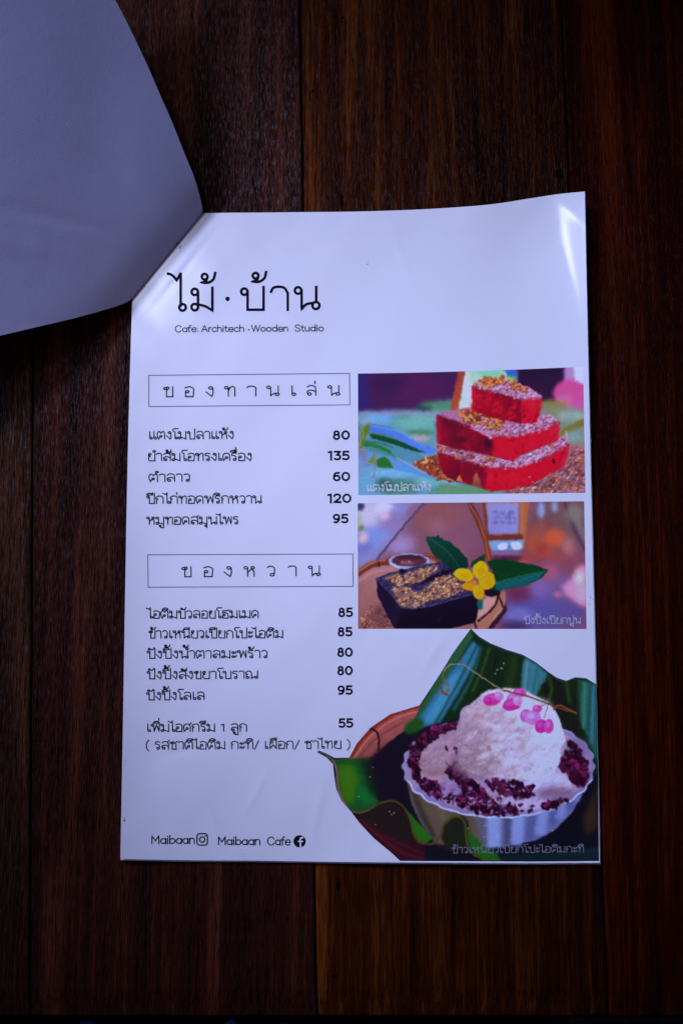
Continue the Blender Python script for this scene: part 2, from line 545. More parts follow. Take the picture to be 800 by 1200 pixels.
def edge_a(h, z, E, a_lo, a_hi):
    """along-fold coordinate at which the sheet's edge lies on the curve E"""
    aa = np.linspace(a_lo, a_hi, 260)
    P = np.stack([A3[0] + dd[0] * aa + nn[0] * h, A3[1] + dd[1] * aa + nn[1] * h, np.full_like(aa, z)], -1)
    pp = proj(P)
    D = np.linalg.norm(pp[:, None] - E[None, ::2], axis=-1).min(1)
    return aa[D.argmin()]


aA = np.array([edge_a(h, z, EAi, -0.16, 0.03) for h, z in zip(hh[::6], zz[::6])])
aB = np.array([edge_a(h, z, EBi, Lf - 0.02, Lf + 0.24) for h, z in zip(hh[::6], zz[::6])])


def smooth(a, k=2):
    for _ in range(k):
        b_ = a.copy(); b_[1:-1] = (a[:-2] + 2 * a[1:-1] + a[2:]) / 4; a = b_
    return a


aA = np.interp(sarc, sarc[::6], smooth(aA)); aB = np.interp(sarc, sarc[::6], smooth(aB))
# past the far corners the sheet narrows to its last corner (all outside the picture)
cA, cB = 0.165, 0.185
iC = aA[np.searchsorted(sarc, cA)] * 0.35 + aB[np.searchsorted(sarc, cB)] * 0.65
tA = sstep(0, 1, np.clip((sarc - cA) / (QMAX - cA), 0, 1)); tB = np.clip((sarc - cB) / (QMAX - cB), 0, 1)
aA = np.where(sarc > cA, aA[np.searchsorted(sarc, cA)] * (1 - tA) + (iC - 0.002) * tA, aA)
aB = np.where(sarc > cB, aB[np.searchsorted(sarc, cB)] * (1 - tB) + (iC + 0.002) * tB, aB)
nw = 70
W = np.linspace(0, 1, nw)[None, :]
AA = aA[:, None] * (1 - W) + aB[:, None] * W
# gentle buckling of the free sheet
S2 = sarc[:, None]
buck = 0.0022 * np.sin(W * 5.0 + 0.4) * sstep(0.01, 0.10, S2) + 0.0009 * np.sin(W * 9 + S2 * 60) * sstep(0.02, 0.07, S2)
buck = buck + 0.0005 * np.exp(-((W - 0.62) / 0.03) ** 2 - ((S2 - 0.075) / 0.03) ** 2) - 0.0005 * np.exp(-((W - 0.45 - S2) / 0.02) ** 2 - ((S2 - 0.05) / 0.02) ** 2)
buck = buck * np.sin(np.pi * W) ** 0.5
buck = buck - 0.0007 * np.exp(-((W - 0.28) / 0.05) ** 2 - ((S2 - 0.045) / 0.02) ** 2) + 0.0006 * np.exp(-((W - 0.72) / 0.06) ** 2 - ((S2 - 0.10) / 0.02) ** 2)
PT = np.stack([A3[0] + dd[0] * AA + nn[0] * hh[:, None], A3[1] + dd[1] * AA + nn[1] * hh[:, None], zz[:, None] + buck], -1)
# triangular corner left under the fold, joined to the roll
tri = []
for k, s in enumerate(np.linspace(-0.0275, -0.0006, 14)):
    f = (s + 0.0275) / 0.0275
    hmax = 0.0275
    aL = np.interp(-s, [0, hmax], [aA[0], Lf * 0.42]); aR = np.interp(-s, [0, hmax], [aB[0], Lf * 0.46])
    a = aL * (1 - W[0]) + aR * W[0]
    h = -s - 0.0002
    tri.append(np.stack([A3[0] + dd[0] * a + nn[0] * h, A3[1] + dd[1] * a + nn[1] * h, np.full_like(a, BASE + 0.00065)], -1))
# the roll itself: flat corner -> bulges towards the reader -> rises
PTall = np.concatenate([np.array(tri), PT], 0)
V, F = shell_grid(PTall[:, ::-1], 0.0002)
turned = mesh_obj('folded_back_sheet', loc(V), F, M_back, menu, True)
turned['label'] = 'front sheet folded back, blank pale underside showing, curling up to the left'

# staple: its crown shows as a dark tick on the fold
sp = pt(208.5, 285.0, BASE + 0.0026)
sd = np.array([dd[0], dd[1], 0]) * 0.0007; sn = np.array([-nn[0], -nn[1], 0]) * 0.0004
V = []; F = []
for e_ in (-1, 1):
    for k in range(8):
        a = 2 * math.pi * k / 8
        V.append(sp + sd * e_ * 1.0 + sn * math.cos(a) * 0.8 + np.array([0, 0, 0.00035 * math.sin(a)]))
for k in range(8): F.append((k, (k + 1) % 8, 8 + (k + 1) % 8, 8 + k))
F.append(tuple(range(8))[::-1]); F.append(tuple(range(8, 16)))
mesh_obj('staple', loc(np.array(V)), F, M_staple, menu)

# ------------------------------------------------------------------ stroke lettering
GL = {}


def gl(ch, wd, *paths):
    GL[ch] = (wd, paths)


R_ = 1.25
gl('ก', 7.8, "1.2,0! 1.2,4.6! 2.1,5.6! .6,6.9! 1.4,8.9 3.9,10 6.1,9 6.9,7! 6.9,0!")
gl('ข', 7.0, "O 1.6 8.3 1.0", "2.2,9.3! 3.4,9.9 4.0,8.6 2.8,6.8 2.4,5.2! 2.4,0! 6.4,0! 6.4,10!")
gl('ค', 7.6, "O 4.0 4.0 1.1", "3.2,3.3! 1.3,0! .8,5 1.6,8.8 3.9,10 6.0,8.9 6.8,6.5! 6.8,0!")
gl('ง', 5.8, "O 3.4 8.6 1.2", "4.6,8.6! 4.8,5 4.5,1.5! 3.9,0! .6,4.6!")
gl('ช', 7.4, "O 1.6 8.3 1.0", "2.2,9.3! 3.4,9.9 4.0,8.6 2.8,6.8 2.4,5.2! 2.4,0! 5.8,0! 5.8,6.4! 4.6,8.2! 7.2,10.6!")
gl('ณ', 12, "O 2.4 1.3 1.2", "1.2,1.3! 1.2,4.6! 2.1,5.6! .6,6.9! 1.4,8.9 3.3,10 5.0,9 5.7,7! 5.7,0! 7.4,1.9 9.0,2.6!", "O 9.9 1.5 1.2", "11,1.6! 11,10!")
gl('ด', 7.8, "O 3.9 3.9 1.0", "3.1,3.3! 1.9,0! .7,4.6 1.4,8.6 3.8,10 6.0,8.9 6.8,6.5! 6.8,0!")
gl('ต', 8.4, "O 4.0 3.7 1.0", "3.2,3.1! 1.9,0! .7,4.6 1.1,8.6 2.4,10.2 4.2,8.0! 6.0,10.2 7.2,8.6 7.4,6.5! 7.4,0!")
gl('ท', 7.8, "O 1.6 8.6 1.2", "2.8,8.6! 2.8,0!", "2.8,5! 4.2,8.8 5.6,9.9 6.8,8.8 7.0,6.6! 7.0,0!")
gl('น', 8.4, "O 1.6 8.6 1.2", "2.8,8.6! 2.8,0! 4.2,1.9 6.2,2.6!", "O 6.9 1.4 1.2", "7.5,2.6! 7.5,10!")
gl('บ', 8.0, "O 1.6 8.6 1.2", "2.8,8.6! 2.8,0! 7.2,0! 7.2,10!")
gl('ป', 8.0, "O 1.6 8.6 1.2", "2.8,8.6! 2.8,0! 7.2,0! 7.2,13.4!")
gl('ผ', 8.0, "O 2.8 8.6 1.2", "1.5,8.6! 1.5,0! 4.3,5.2! 7.1,0! 7.1,10!")
gl('พ', 8.8, "O 1.6 8.6 1.2", "2.7,8.6! 3.2,0! 5.4,9.4! 7.6,0! 7.9,10!")
gl('ม', 8.4, "O 1.6 8.6 1.2", "2.8,8.6! 2.8,1.8!", "O 1.8 1.4 1.2", "2.9,2.2! 5,1.4 7.4,0! 7.4,10!")
gl('ย', 7.6, "O 2.4 8.7 1.1", "1.3,8.9! 1.2,7.2 2.6,5.8! 1.5,5 1.2,2.8 1.6,.9 3.0,0! 6.8,0! 6.8,10!")
gl('ร', 5.8, "O 3.4 1.3 1.2", "4.5,1.5! 4.4,5 3.6,6.3 1.2,6.8! 1.0,8.6 2.0,9.9 4.9,9.5!")
gl('ล', 7.8, "O 2.6 1.5 1.2", "1.4,1.6! 1.0,3.6 2.6,5.3 4.8,5.2 6.9,3.6!", "1.2,8.4! 2.4,9.8 4.6,10 6.4,8.8 6.9,6.4! 6.9,0!")
gl('ว', 6.2, "O 3.8 1.3 1.2", "4.9,1.5! 5.2,5 4.8,8.6 3.0,10 .8,8.8!")
gl('ศ', 7.8, "O 4.0 4.0 1.1", "3.2,3.3! 1.3,0! .8,5 1.6,8.8 3.9,10 6.0,8.9 6.8,6.5! 6.8,0!", "5.9,9.2! 7.8,11.6!")
gl('ส', 7.8, "O 2.6 1.5 1.2", "1.4,1.6! 1.0,3.6 2.6,5.3 4.8,5.2 6.9,3.6!", "1.2,8.4! 2.4,9.8 4.6,10 6.4,8.8 6.9,6.4! 6.9,0!", "5.7,9.2! 7.7,11.6!")
gl('ห', 8.2, "O 1.6 8.6 1.2", "2.8,8.6! 2.8,0!", "2.8,3.9! 5.2,7.0 6.0,7.6!", "O 6.2 8.7 1.1", "5.4,7.0! 6.8,5.4 7.1,3.9! 7.1,0!")
gl('อ', 7.2, "O 2.4 5.0 1.1", "1.3,4.8! 1.3,0! 6.2,0! 6.4,4 6.1,8.6 3.8,10 1.0,8.9!")
gl('ฮ', 7.6, "O 2.4 4.2 1.1", "1.3,4.0! 1.3,0! 6.4,0! 6.5,3.4 5.8,5.9 3.4,7.2 1.2,7.4! 1.6,9.6 4,9.8 7.4,10.6!")
gl('ะ', 5.2, "O 1.8 1.9 1.0", "1.2,1.1! 3.0,.9 4.2,1.8 4.6,3.6!", "O 1.8 7.2 1.0", "1.2,6.4! 3.0,6.2 4.2,7.1 4.6,8.9!")
gl('า', 5.8, ".6,8.7! 1.8,9.9 3.8,9.8 4.9,8.6 5.0,6.8! 5.0,0!")
gl('ำ', 5.8, "O -1.4 12.6 1.1", ".6,8.7! 1.8,9.9 3.8,9.8 4.9,8.6 5.0,6.8! 5.0,0!")
gl('เ', 4.0, "1.4,10! 1.4,1.6!", "O 2.6 1.4 1.2")
gl('แ', 7.6, "1.4,10! 1.4,1.6!", "O 2.6 1.4 1.2", "5.2,10! 5.2,1.6!", "O 6.4 1.4 1.2")
gl('โ', 5.0, "2.6,1.6! 2.6,9.2! .8,11.4 1.2,13.4 2.4,13.8! 5.4,13.8!", "O 3.8 1.4 1.2")
gl('ไ', 4.8, "2.6,1.6! 2.6,14! 1.2,12! -.3,13.0 -1.2,13.6!", "O 3.8 1.4 1.2")
gl('ั', 0, "O -4.2 12.4 .9", "-3.4,12.0! -2.6,11.4 -1.0,12.2 -.2,14.2!")
gl('ิ', 0, "-6.2,11.4! -5.4,13.1 -3.4,13.6 -1.4,12.8 -.9,11.4! -6.2,11.4!")
gl('ี', 0, "-6.2,11.4! -5.4,13.1 -3.4,13.6 -1.4,12.8 -.9,11.4! -6.2,11.4!", "-.9,11.4! -.9,14.4!")
gl('ื', 0, "-6.2,11.4! -5.4,13.1 -3.4,13.6 -1.4,12.8 -.9,11.4! -6.2,11.4!", "-.9,11.4! -.9,14.4!", "-2.4,12.6! -2.4,14.4!")
gl('ุ', 0, "O -2.0 -2.1 .9", "-1.1,-1.9! -1.1,-4.6!")
gl('ู', 0, "O -4.2 -2.1 .9", "-3.4,-1.9! -3.4,-4.4! -1.0,-4.4! -1.0,-1.4!")
gl('่', 0, "-1.4,11.8! -1.4,14.6!")
gl('้', 0, "O -3.9 13.6 .9", "-3.2,13.2! -3.4,12.2 -4.4,11.6! -2.2,11.7 -.7,12.6 -.2,14.8!")
# latin, figures
gl(' ', 4.2)
gl('.', 3.2, "D 1.4 0.6 .65")
gl('·', 2.6, "D 1.2 3.4 .6")
gl('/', 5.0, ".6,-1! 4.6,11!")
gl('(', 4.0, "3.2,12! 1.4,8.6 1.0,5 1.4,1.2 3.2,-2.2!")
gl(')', 4.0, ".8,12! 2.6,8.6 3.0,5 2.6,1.2 .8,-2.2!")
gl('C', 9.4, "8.4,7.6! 7.2,9.3 5.1,10 2.6,9.2 1.0,7.0 .8,5 1.0,3 2.6,.8 5.1,0 7.2,.7 8.4,2.4!")
gl('A', 9.0, ".6,0! 4.5,10! 8.4,0!", "2.0,3.4! 7.0,3.4!")
gl('W', 12.6, ".6,10! 3.6,0! 6.3,10! 9.0,0! 12,10!")
gl('S', 8.0, "7.0,8.2! 5.8,9.7 4.0,10 2.0,9.5 1.1,7.7 1.9,6.0 4,5.2 6.2,4.4 7.1,2.6 6.1,.7 4,0 2.0,.5 .8,2.2!")
gl('M', 10.2, "1.2,0! 1.2,10! 5.1,3.8! 9.0,10! 9.0,0!")
gl('a', 7.6, "O 3.8 3.4 3.0", "6.8,6.8! 6.8,0!")
gl('b', 7.6, "O 4.0 3.4 3.0", "1.0,10.6! 1.0,0!")
gl('c', 6.8, "6.2,5.4! 5.0,6.6 3.4,6.6 1.4,5.4 .8,3.4 1.4,1.3 3.4,.1 5.0,.3 6.2,1.5!")
gl('d', 7.8, "O 3.8 3.4 3.0", "6.8,10.6! 6.8,0!")
gl('e', 7.4, "1.0,3.5! 6.8,3.5! 6.4,5.4 5.2,6.6 3.4,6.7 1.4,5.4 .8,3.4 1.4,1.3 3.4,.1 5.2,.3 6.4,1.4!")
gl('f', 4.6, "2.0,0! 2.0,8.0 2.6,10 4.6,10.4!", ".4,6.6! 4.2,6.6!")
gl('h', 7.2, "1.0,10.6! 1.0,0!", "1.0,4.4! 2.2,6.4 4.2,6.8 5.8,5.8 6.2,4.0! 6.2,0!")
gl('i', 2.6, "1.2,6.8! 1.2,0!", "D 1.2 9.2 .75")
gl('n', 7.2, "1.0,6.8! 1.0,0!", "1.0,4.4! 2.2,6.4 4.2,6.8 5.8,5.8 6.2,4.0! 6.2,0!")
gl('o', 7.6, "O 3.8 3.4 3.1")
gl('r', 4.6, "1.0,6.8! 1.0,0!", "1.0,4.0! 2.0,6.0 4.2,6.8!")
gl('t', 4.8, "2.1,9.4! 2.1,2.0 2.8,.3 4.4,.2!", ".4,6.6! 4.2,6.6!")
gl('u', 7.2, "1.0,6.8! 1.0,2.6 2.2,.6 4.0,.1 5.6,1.0 6.2,2.6!", "6.2,6.8! 6.2,0!")
gl('0', 8.4, "O2 4.2 5.0 3.1 4.3")
gl('1', 5.0, ".8,8.6! 3.1,9.3! 3.1,0!")
gl('2', 7.8, "1.1,7.4! 2.0,8.9 3.8,9.4 5.8,8.6 6.3,6.8 5.2,4.6 1.2,.7! 6.9,.7!")
gl('3', 7.6, "1.2,9.3! 6.2,9.3! 3.4,5.7! 5.6,5.2 6.4,3.4 5.6,1.4 3.6,.7 1.2,1.4!")
gl('5', 7.8, "6.3,9.3! 1.9,9.3! 1.6,5.5! 3.6,5.8 5.8,5.1 6.5,3.3 5.6,1.3 3.6,.7 1.2,1.4!")
gl('6', 8.0, "O 4.1 3.3 2.6", "1.5,3.5! 1.9,6.8 3.4,8.9 6.2,9.1!")
gl('8', 8.2, "O 4.1 3.0 2.5", "O 4.1 7.3 2.0")
gl('9', 8.0, "O 3.9 6.7 2.6", "6.5,6.5! 6.1,3.2 4.6,1.1 1.8,.9!")
UPPER = set('ัิีืำ')
TONE = set('่้')


def parse(s):
    if s[0] in 'OD':
        k = s.split()
        v = [float(q) for q in k[1:]]
        return k[0], v
    out = []
    for q in s.split():
        cn = q.endswith('!')
        x, y = q.rstrip('!').split(',')
        out.append((float(x), float(y), cn))
    return 'P', out


def flatten(pts, n=6):
    """corner points (marked) split the path; the rest is a smooth curve"""
    segs = []; cur = [pts[0]]
    for p in pts[1:]:
        cur.append(p)
        if p[2]: segs.append(cur); cur = [p]
    if len(cur) > 1: segs.append(cur)
    out = [np.array([pts[0][0], pts[0][1]])]
    for sgm in segs:
        P = np.array([(a, b_) for a, b_, _ in sgm])
        if len(P) == 2: out.append(P[1]); continue
        Q = interp_poly(P, (len(P) - 1) * n + 1)
        out += list(Q[1:])
    return np.array(out)


def ribbon(P, wd, closed=False, cap=True):
    """outline quads for a stroke P (n,2) of width wd, mitred; returns verts, faces"""
    P = np.asarray(P, float)
    keep = np.r_[True, np.linalg.norm(np.diff(P, axis=0), axis=1) > 1e-6]
    P = P[keep]
    if closed:
        prv = np.roll(P, 1, 0); nxt = np.roll(P, -1, 0)
        d1 = P - prv; d2 = nxt - P
    else:
        if cap:
            a = P[0] - P[1]; b_ = P[-1] - P[-2]
            P = P.copy(); P[0] += a / np.linalg.norm(a) * wd * 0.35; P[-1] += b_ / np.linalg.norm(b_) * wd * 0.35
        d = np.diff(P, axis=0)
        d1 = np.vstack([d[:1], d]); d2 = np.vstack([d, d[-1:]])
    d1 = d1 / np.linalg.norm(d1, axis=1, keepdims=True); d2 = d2 / np.linalg.norm(d2, axis=1, keepdims=True)
    n1 = np.stack([-d1[:, 1], d1[:, 0]], 1); n2 = np.stack([-d2[:, 1], d2[:, 0]], 1)
    m = n1 + n2; ml = np.linalg.norm(m, axis=1, keepdims=True); m = m / np.maximum(ml, 1e-6)
    sc_ = 1 / np.maximum((m * n1).sum(1, keepdims=True), 0.55)
    Lp = P + m * sc_ * wd / 2; Rp = P - m * sc_ * wd / 2
    V = np.concatenate([Lp, Rp]); n = len(P); F = []
    for i in range(n if closed else n - 1):
        j = (i + 1) % n
        F.append((i, j, n + j, n + i))
    return V, F


class Ink:
    """collects strokes in photograph pixels, laid on the page as one mesh"""
    def __init__(self): self.V = []; self.F = []; self.k = 0; self.n = 0

    def add(self, V, F):
        z = 0.000010 + 0.000003 * (self.k % 5); self.k += 1
        self.V.append(np.column_stack([V, np.full(len(V), z)]))
        self.F += [tuple(i + self.n for i in f) for f in F]
        self.n += len(V)

    def stroke(self, P, wd, closed=False):
        P = np.asarray(P, float)
        Q = [P[0]]
        for a, b_ in zip(P[:-1], P[1:]):          # short pieces, so that the ink follows the paper's waves
            m = max(1, int(np.ceil(np.linalg.norm(b_ - a) / 2.5)))
            Q += [a + (b_ - a) * (k + 1) / m for k in range(m)]
        self.add(*ribbon(np.array(Q), wd, closed))

    def ring(self, cx, cy, rx, ry, wd, n=18):
        a = np.linspace(0, 2 * np.pi, n, endpoint=False)
        self.stroke(np.stack([cx + rx * np.cos(a), cy + ry * np.sin(a)], 1), wd, True)

    def disc(self, cx, cy, r, n=16):
        a = np.linspace(0, 2 * np.pi, n, endpoint=False)
        V = np.vstack([[(cx, cy)], np.stack([cx + r * np.cos(a), cy + r * np.sin(a)], 1)])
        self.add(V, [(0, 1 + i, 1 + (i + 1) % n) for i in range(n)])

    def build(self, name, mat, lift=0.0, label=None, parent=None):
        V = np.concatenate(self.V)
        P = pt(V[:, 0], V[:, 1], Zf(V[:, 0], V[:, 1]) + V[:, 2] + 0.00008 + lift)
        F = self.F
        # keep every face looking up
        me_o = mesh_obj(name, loc(P), F, mat, parent or page)
        if label: me_o['label'] = label
        return me_o


def layout(text):
    out = []; x = 0; prev = ''
    up = False; tall = False
    for ch in text:
        wd, paths = GL[ch]
        dy = 0; dx = 0
        if ch in TONE:
            nxt_am = False
            dy = 3.1 if up else 0
            if tall: dx = -1.6
        elif ch in UPPER and ch != 'ำ':
            if tall: dx = -1.4
        out.append((ch, x + dx, dy))
        if wd > 0: up = ch in 'ำ' ; tall = ch in 'ป'
        if ch in UPPER: up = True
        x += wd
    # tone mark written before sara am sits above its ring
    for i in range(len(out) - 1):
        if out[i][0] in TONE and out[i + 1][0] == 'ำ': out[i] = (out[i][0], out[i][1], 3.0)
    return out, x


def write(ink, text, x0, y0, x1, y1, size, wd, fixed=None):
    """text on the baseline (x0,y0)-(x1,y1), 10 glyph units = size pixels high"""
    items, W_ = layout(text)
    lo = 0.5; W_ = W_ - 1.0
    u = np.array([x1 - x0, y1 - y0], float); L = np.linalg.norm(u); u /= L
    up = np.array([u[1], -u[0]])
    sx = L / W_; sy = size / 10
    for idx, (ch, gx, gy) in enumerate(items):
        for s in GL[ch][1]:
            k, v = parse(s)
            if k == 'P':
                Q = flatten(v)
                Q = np.stack([Q[:, 0] + gx - lo, Q[:, 1] + gy], 1)
                cl = False
                if np.allclose(Q[0], Q[-1]): Q = Q[:-1]; cl = True
            elif k == 'D':
                c = np.array([x0, y0]) + u * (v[0] + gx - lo) * sx + up * (v[1] + gy) * sy
                ink.disc(c[0], c[1], max(v[2] * sy, wd * 0.62)); continue
            else:
                rx, ry = (v[2], v[2]) if k == 'O' else (v[2], v[3])
                a = np.linspace(0, 2 * np.pi, 16, endpoint=False)
                Q = np.stack([v[0] + gx - lo + rx * np.cos(a), v[1] + gy + ry * np.sin(a)], 1); cl = True
            Pq = np.array([x0, y0]) + Q[:, :1] * sx * u + Q[:, 1:] * sy * up
            ink.stroke(Pq, wd, cl)


# logo, drawn stroke by stroke
ik = Ink()


def zs(ox, oy, s):
    return lambda pts: np.array([(ox + a / s, oy + b_ / s) for a, b_ in pts])


Zl = zs(180, 300, 3.636)


def lp(s):
    k, v = parse(s)
    Q = flatten(v, 7)
    return Zl(Q)


SW = 3.1
for s in ["115,74! 115,212!", "115,74! 98,102! 84,86 74,78 60,74!", "189,153! 189,212!", "188,206! 216,212 250,231! 250,133!",
          "228,93! 222,107 203,112! 234,112 254,98 262,70!", "400,151! 400,228! 468,228! 468,130!",
          "445,89! 439,103 420,108! 451,108 471,94 479,66!", "499,153! 508,136 530,130 556,135 571,157! 571,230!",
          "630,145! 630,226! 648,206 678,199!", "692,130! 692,194!"]:
    ik.stroke(lp(s), SW)
for cx, cy, r in [(123, 218, 14), (175, 152, 13.5), (175, 217, 14), (217, 87, 12), (386, 151, 13.5), (434, 83, 12), (615, 146, 14), (691, 210, 15)]:
    ik.ring(180 + cx / 3.636, 300 + cy / 3.636, r / 3.636, r / 3.636, SW, 26)
ik.disc(266.6, 350, 2.7)
ik.build('logo_lettering', M_ink, label='large Thai restaurant name in black strokes at the top of the page')

ik = Ink(); write(ik, "Cafe.", 205.3, 388.9, 233, 388.7, 7.4, 1.1)
write(ik, "Architech", 236, 388.6, 286, 388.4, 7.4, 1.1)
ik.disc(291.5, 386.2, 0.9); write(ik, "Wooden", 294.5, 388.3, 337.5, 388.1, 7.4, 1.1)
write(ik, "Studio", 345.5, 388.0, 379, 387.8, 7.4, 1.1)
ik.build('tagline_lettering', M_ink)

# boxed headings
for (TL, TR, BR, BL, letters) in [
    ((174.3, 439.7), (409.4, 437.4), (409.8, 474.3), (174.4, 476.3),
     [('ข', 97, 131, 138), ('อ', 172, 207, 137.5), ('ง', 250, 279, 137), ('ท', 318, 356, 136), ('า', 397, 432, 135.5), ('น', 470, 513, 134.5), ('เ', 556, 572, 134), ('ล่', 612, 648, 133.5), ('น', 690, 731, 133)]),
    ((173.2, 650.2), (413.2, 649.2), (413.6, 687.2), (173.5, 688.2),
     [('ข', 163, 197, 141.5), ('อ', 240, 275, 141), ('ง', 315, 345, 140.5), ('ห', 388, 427, 140), ('ว', 469, 500, 139), ('า', 546, 577, 138.5), ('น', 620, 661, 138)])]:
    ik = Ink()
    n = 12
    loop = []
    for a, b_ in ((TL, TR), (TR, BR), (BR, BL), (BL, TL)):
        for t in range(n): loop.append((a[0] + (b_[0] - a[0]) * t / n, a[1] + (b_[1] - a[1]) * t / n))
    ik.stroke(np.array(loop), 0.85, True)
    ik.build('heading_frame', M_grey)
    ik = Ink()
    oy = 420 if TL[1] < 500 else 630
    for (ch, xa, xb, yb) in letters:
        y = oy + yb / 3.077
        write(ik, ch, 160 + xa / 3.077, y, 160 + xb / 3.077, y - 0.1, 11.6, 1.4)
    ik.build('heading_lettering', M_ink)

ROWS = [("แตงโมปลาแห้ง", 174.3, 514.6, 273.8, 514.0, "80", 389.6, 409.5, 515.0),
        ("ยำส้มโอทรงเครื่อง", 173, 540, 294.9, 539.6, "135", 384.5, 409.5, 539.0),
        ("ตำลาว", 174.3, 564.4, 222.7, 564.0, "60", 389.8, 409.8, 563.6),
        ("ปีกไก่ทอดพริกหวาน", 172, 590, 306.2, 589.6, "120", 384, 411.2, 589.2),
        ("หมูทอดสมุนไพร", 172, 614.6, 279.3, 614.2, "95", 390, 408, 612.9),
        ("ไอติมบัวลอยโฮมเมด", 173.6, 724.7, 303, 724.3, "85", 396.2, 413.2, 722.9),
        ("ข้าวเหนียวเปียกโปะไอติม", 174.3, 748, 331.6, 747.6, "85", 395.4, 412.6, 745.7),
        ("ปังปิ้งน้ำตาลมะพร้าว", 172.4, 771.7, 313.4, 771, "80", 394.9, 412.8, 769.7),
        ("ปังปิ้งสังขยาโบราณ", 172.4, 795.7, 302.4, 795.3, "80", 394.9, 412.8, 791.2),
        ("ปังปิ้งโลเล", 171.7, 820.4, 239.6, 820.1, "95", 395.6, 413, 814.2),
        ("เพิ่มไอศกรีม 1 ลูก", 172, 857.6, 289.3, 857.2, "55", 396.8, 413.6, 852.8)]
for (t, xa, ya, xb, yb, pr, pa, pb, py) in ROWS:
    ik = Ink(); write(ik, t, xa, ya, xb, yb, 8.8, 1.32); ik.build('dish_name_lettering', M_ink)
    ik = Ink(); write(ik, pr, pa, py, pb, py - 0.1, 10.4, 2.3); ik.build('price_lettering', M_ink)
ik = Ink(); write(ik, "( รสชาติไอติม กะทิ/ เผือก/ ชาไทย )", 170.7, 878.4, 410.3, 877.2, 8.9, 1.25)
ik.build('flavour_note_lettering', M_ink)
ik = Ink(); write(ik, "Maibaan", 177.3, 989.2, 228, 989.0, 9.4, 1.3); write(ik, "Maibaan", 255.2, 990.4, 304.8, 990.6, 9.4, 1.3)
write(ik, "Cafe", 313.3, 990.7, 340, 990.8, 9.4, 1.3)
ik.build('contact_lettering', M_ink)
# camera outline mark
ik = Ink()
cx, cy, hx, hy, rr = 236.8, 984.0, 6.1, 6.7, 3.0
pp = []
for sx_, sy_, a0 in ((1, -1, -90), (1, 1, 0), (-1, 1, 90), (-1, -1, 180)):
    for k in range(6):
        a = math.radians(a0 + k * 18)
        pp.append((cx + sx_ * (hx - rr) + rr * math.cos(a), cy + sy_ * (hy - rr) + rr * math.sin(a)))
ik.stroke(np.array(pp), 1.5, True)
ik.ring(cx, cy + 0.2, 3.0, 3.2, 1.5, 20); ik.disc(cx + 3.7, cy - 4.0, 0.95)
ik.build('social_mark', M_ink, label='rounded square camera outline mark')
ik = Ink(); ik.disc(350.9, 986.3, 7.2, 30)
o = ik.build('social_mark', M_ink, label='round black mark with a white letter f')
ik = Ink()
ik.stroke(flatten([(351.9, 993.2, True), (351.9, 985.2, True), (351.9, 983.3, False), (352.7, 982.3, False), (354.7, 982.1, True)]), 1.8)
ik.stroke(np.array([(349.3, 986.4), (354.4, 986.4)]), 1.6)
ik.build('letter_f', M_white, 0.00003, parent=page)

# small brown stains at the left edge, specks
for (sx_, sy_, sr_) in [(145.6, 962, 1.1), (145.4, 959.6, 0.7), (146.6, 892, 0.6), (146.9, 896, 0.5), (430.5, 309.5, 0.7), (431.2, 307.0, 0.5), (691.5, 700, 0.7), (690.8, 708, 0.6), (694, 702, .5)]:
    ik = Ink(); ik.disc(sx_, sy_, sr_, 8); ik.build('stain', M_stain)


# ------------------------------------------------------------------ printed photographs: a small painter
def sm_noise(shape, cell, seed):
    r = np.random.default_rng(seed)
    h, w_ = shape
    gh, gw = int(h / cell) + 3, int(w_ / cell) + 3
    N = r.random((gh, gw))
    y = np.arange(h) / cell; x = np.arange(w_) / cell
    yi = y.astype(int); xi = x.astype(int)
    fy = (y - yi)[:, None]; fx = (x - xi)[None]
    fy = fy * fy * (3 - 2 * fy); fx = fx * fx * (3 - 2 * fx)
    a = N[yi][:, xi]; b_ = N[yi][:, xi + 1]; c = N[yi + 1][:, xi]; d = N[yi + 1][:, xi + 1]
    return (a * (1 - fx) + b_ * fx) * (1 - fy) + (c * (1 - fx) + d * fx) * fy


def blur1(M, s):
    if s <= 0.2: return M
    r = int(3 * s) + 1
    k = np.exp(-0.5 * (np.arange(-r, r + 1) / s) ** 2); k /= k.sum()
    P = np.pad(M, ((r, r), (0, 0)), mode='edge')
    O = sum(k[i] * P[i:i + M.shape[0]] for i in range(2 * r + 1))
    P = np.pad(O, ((0, 0), (r, r)), mode='edge')
    return sum(k[i] * P[:, i:i + M.shape[1]] for i in range(2 * r + 1))


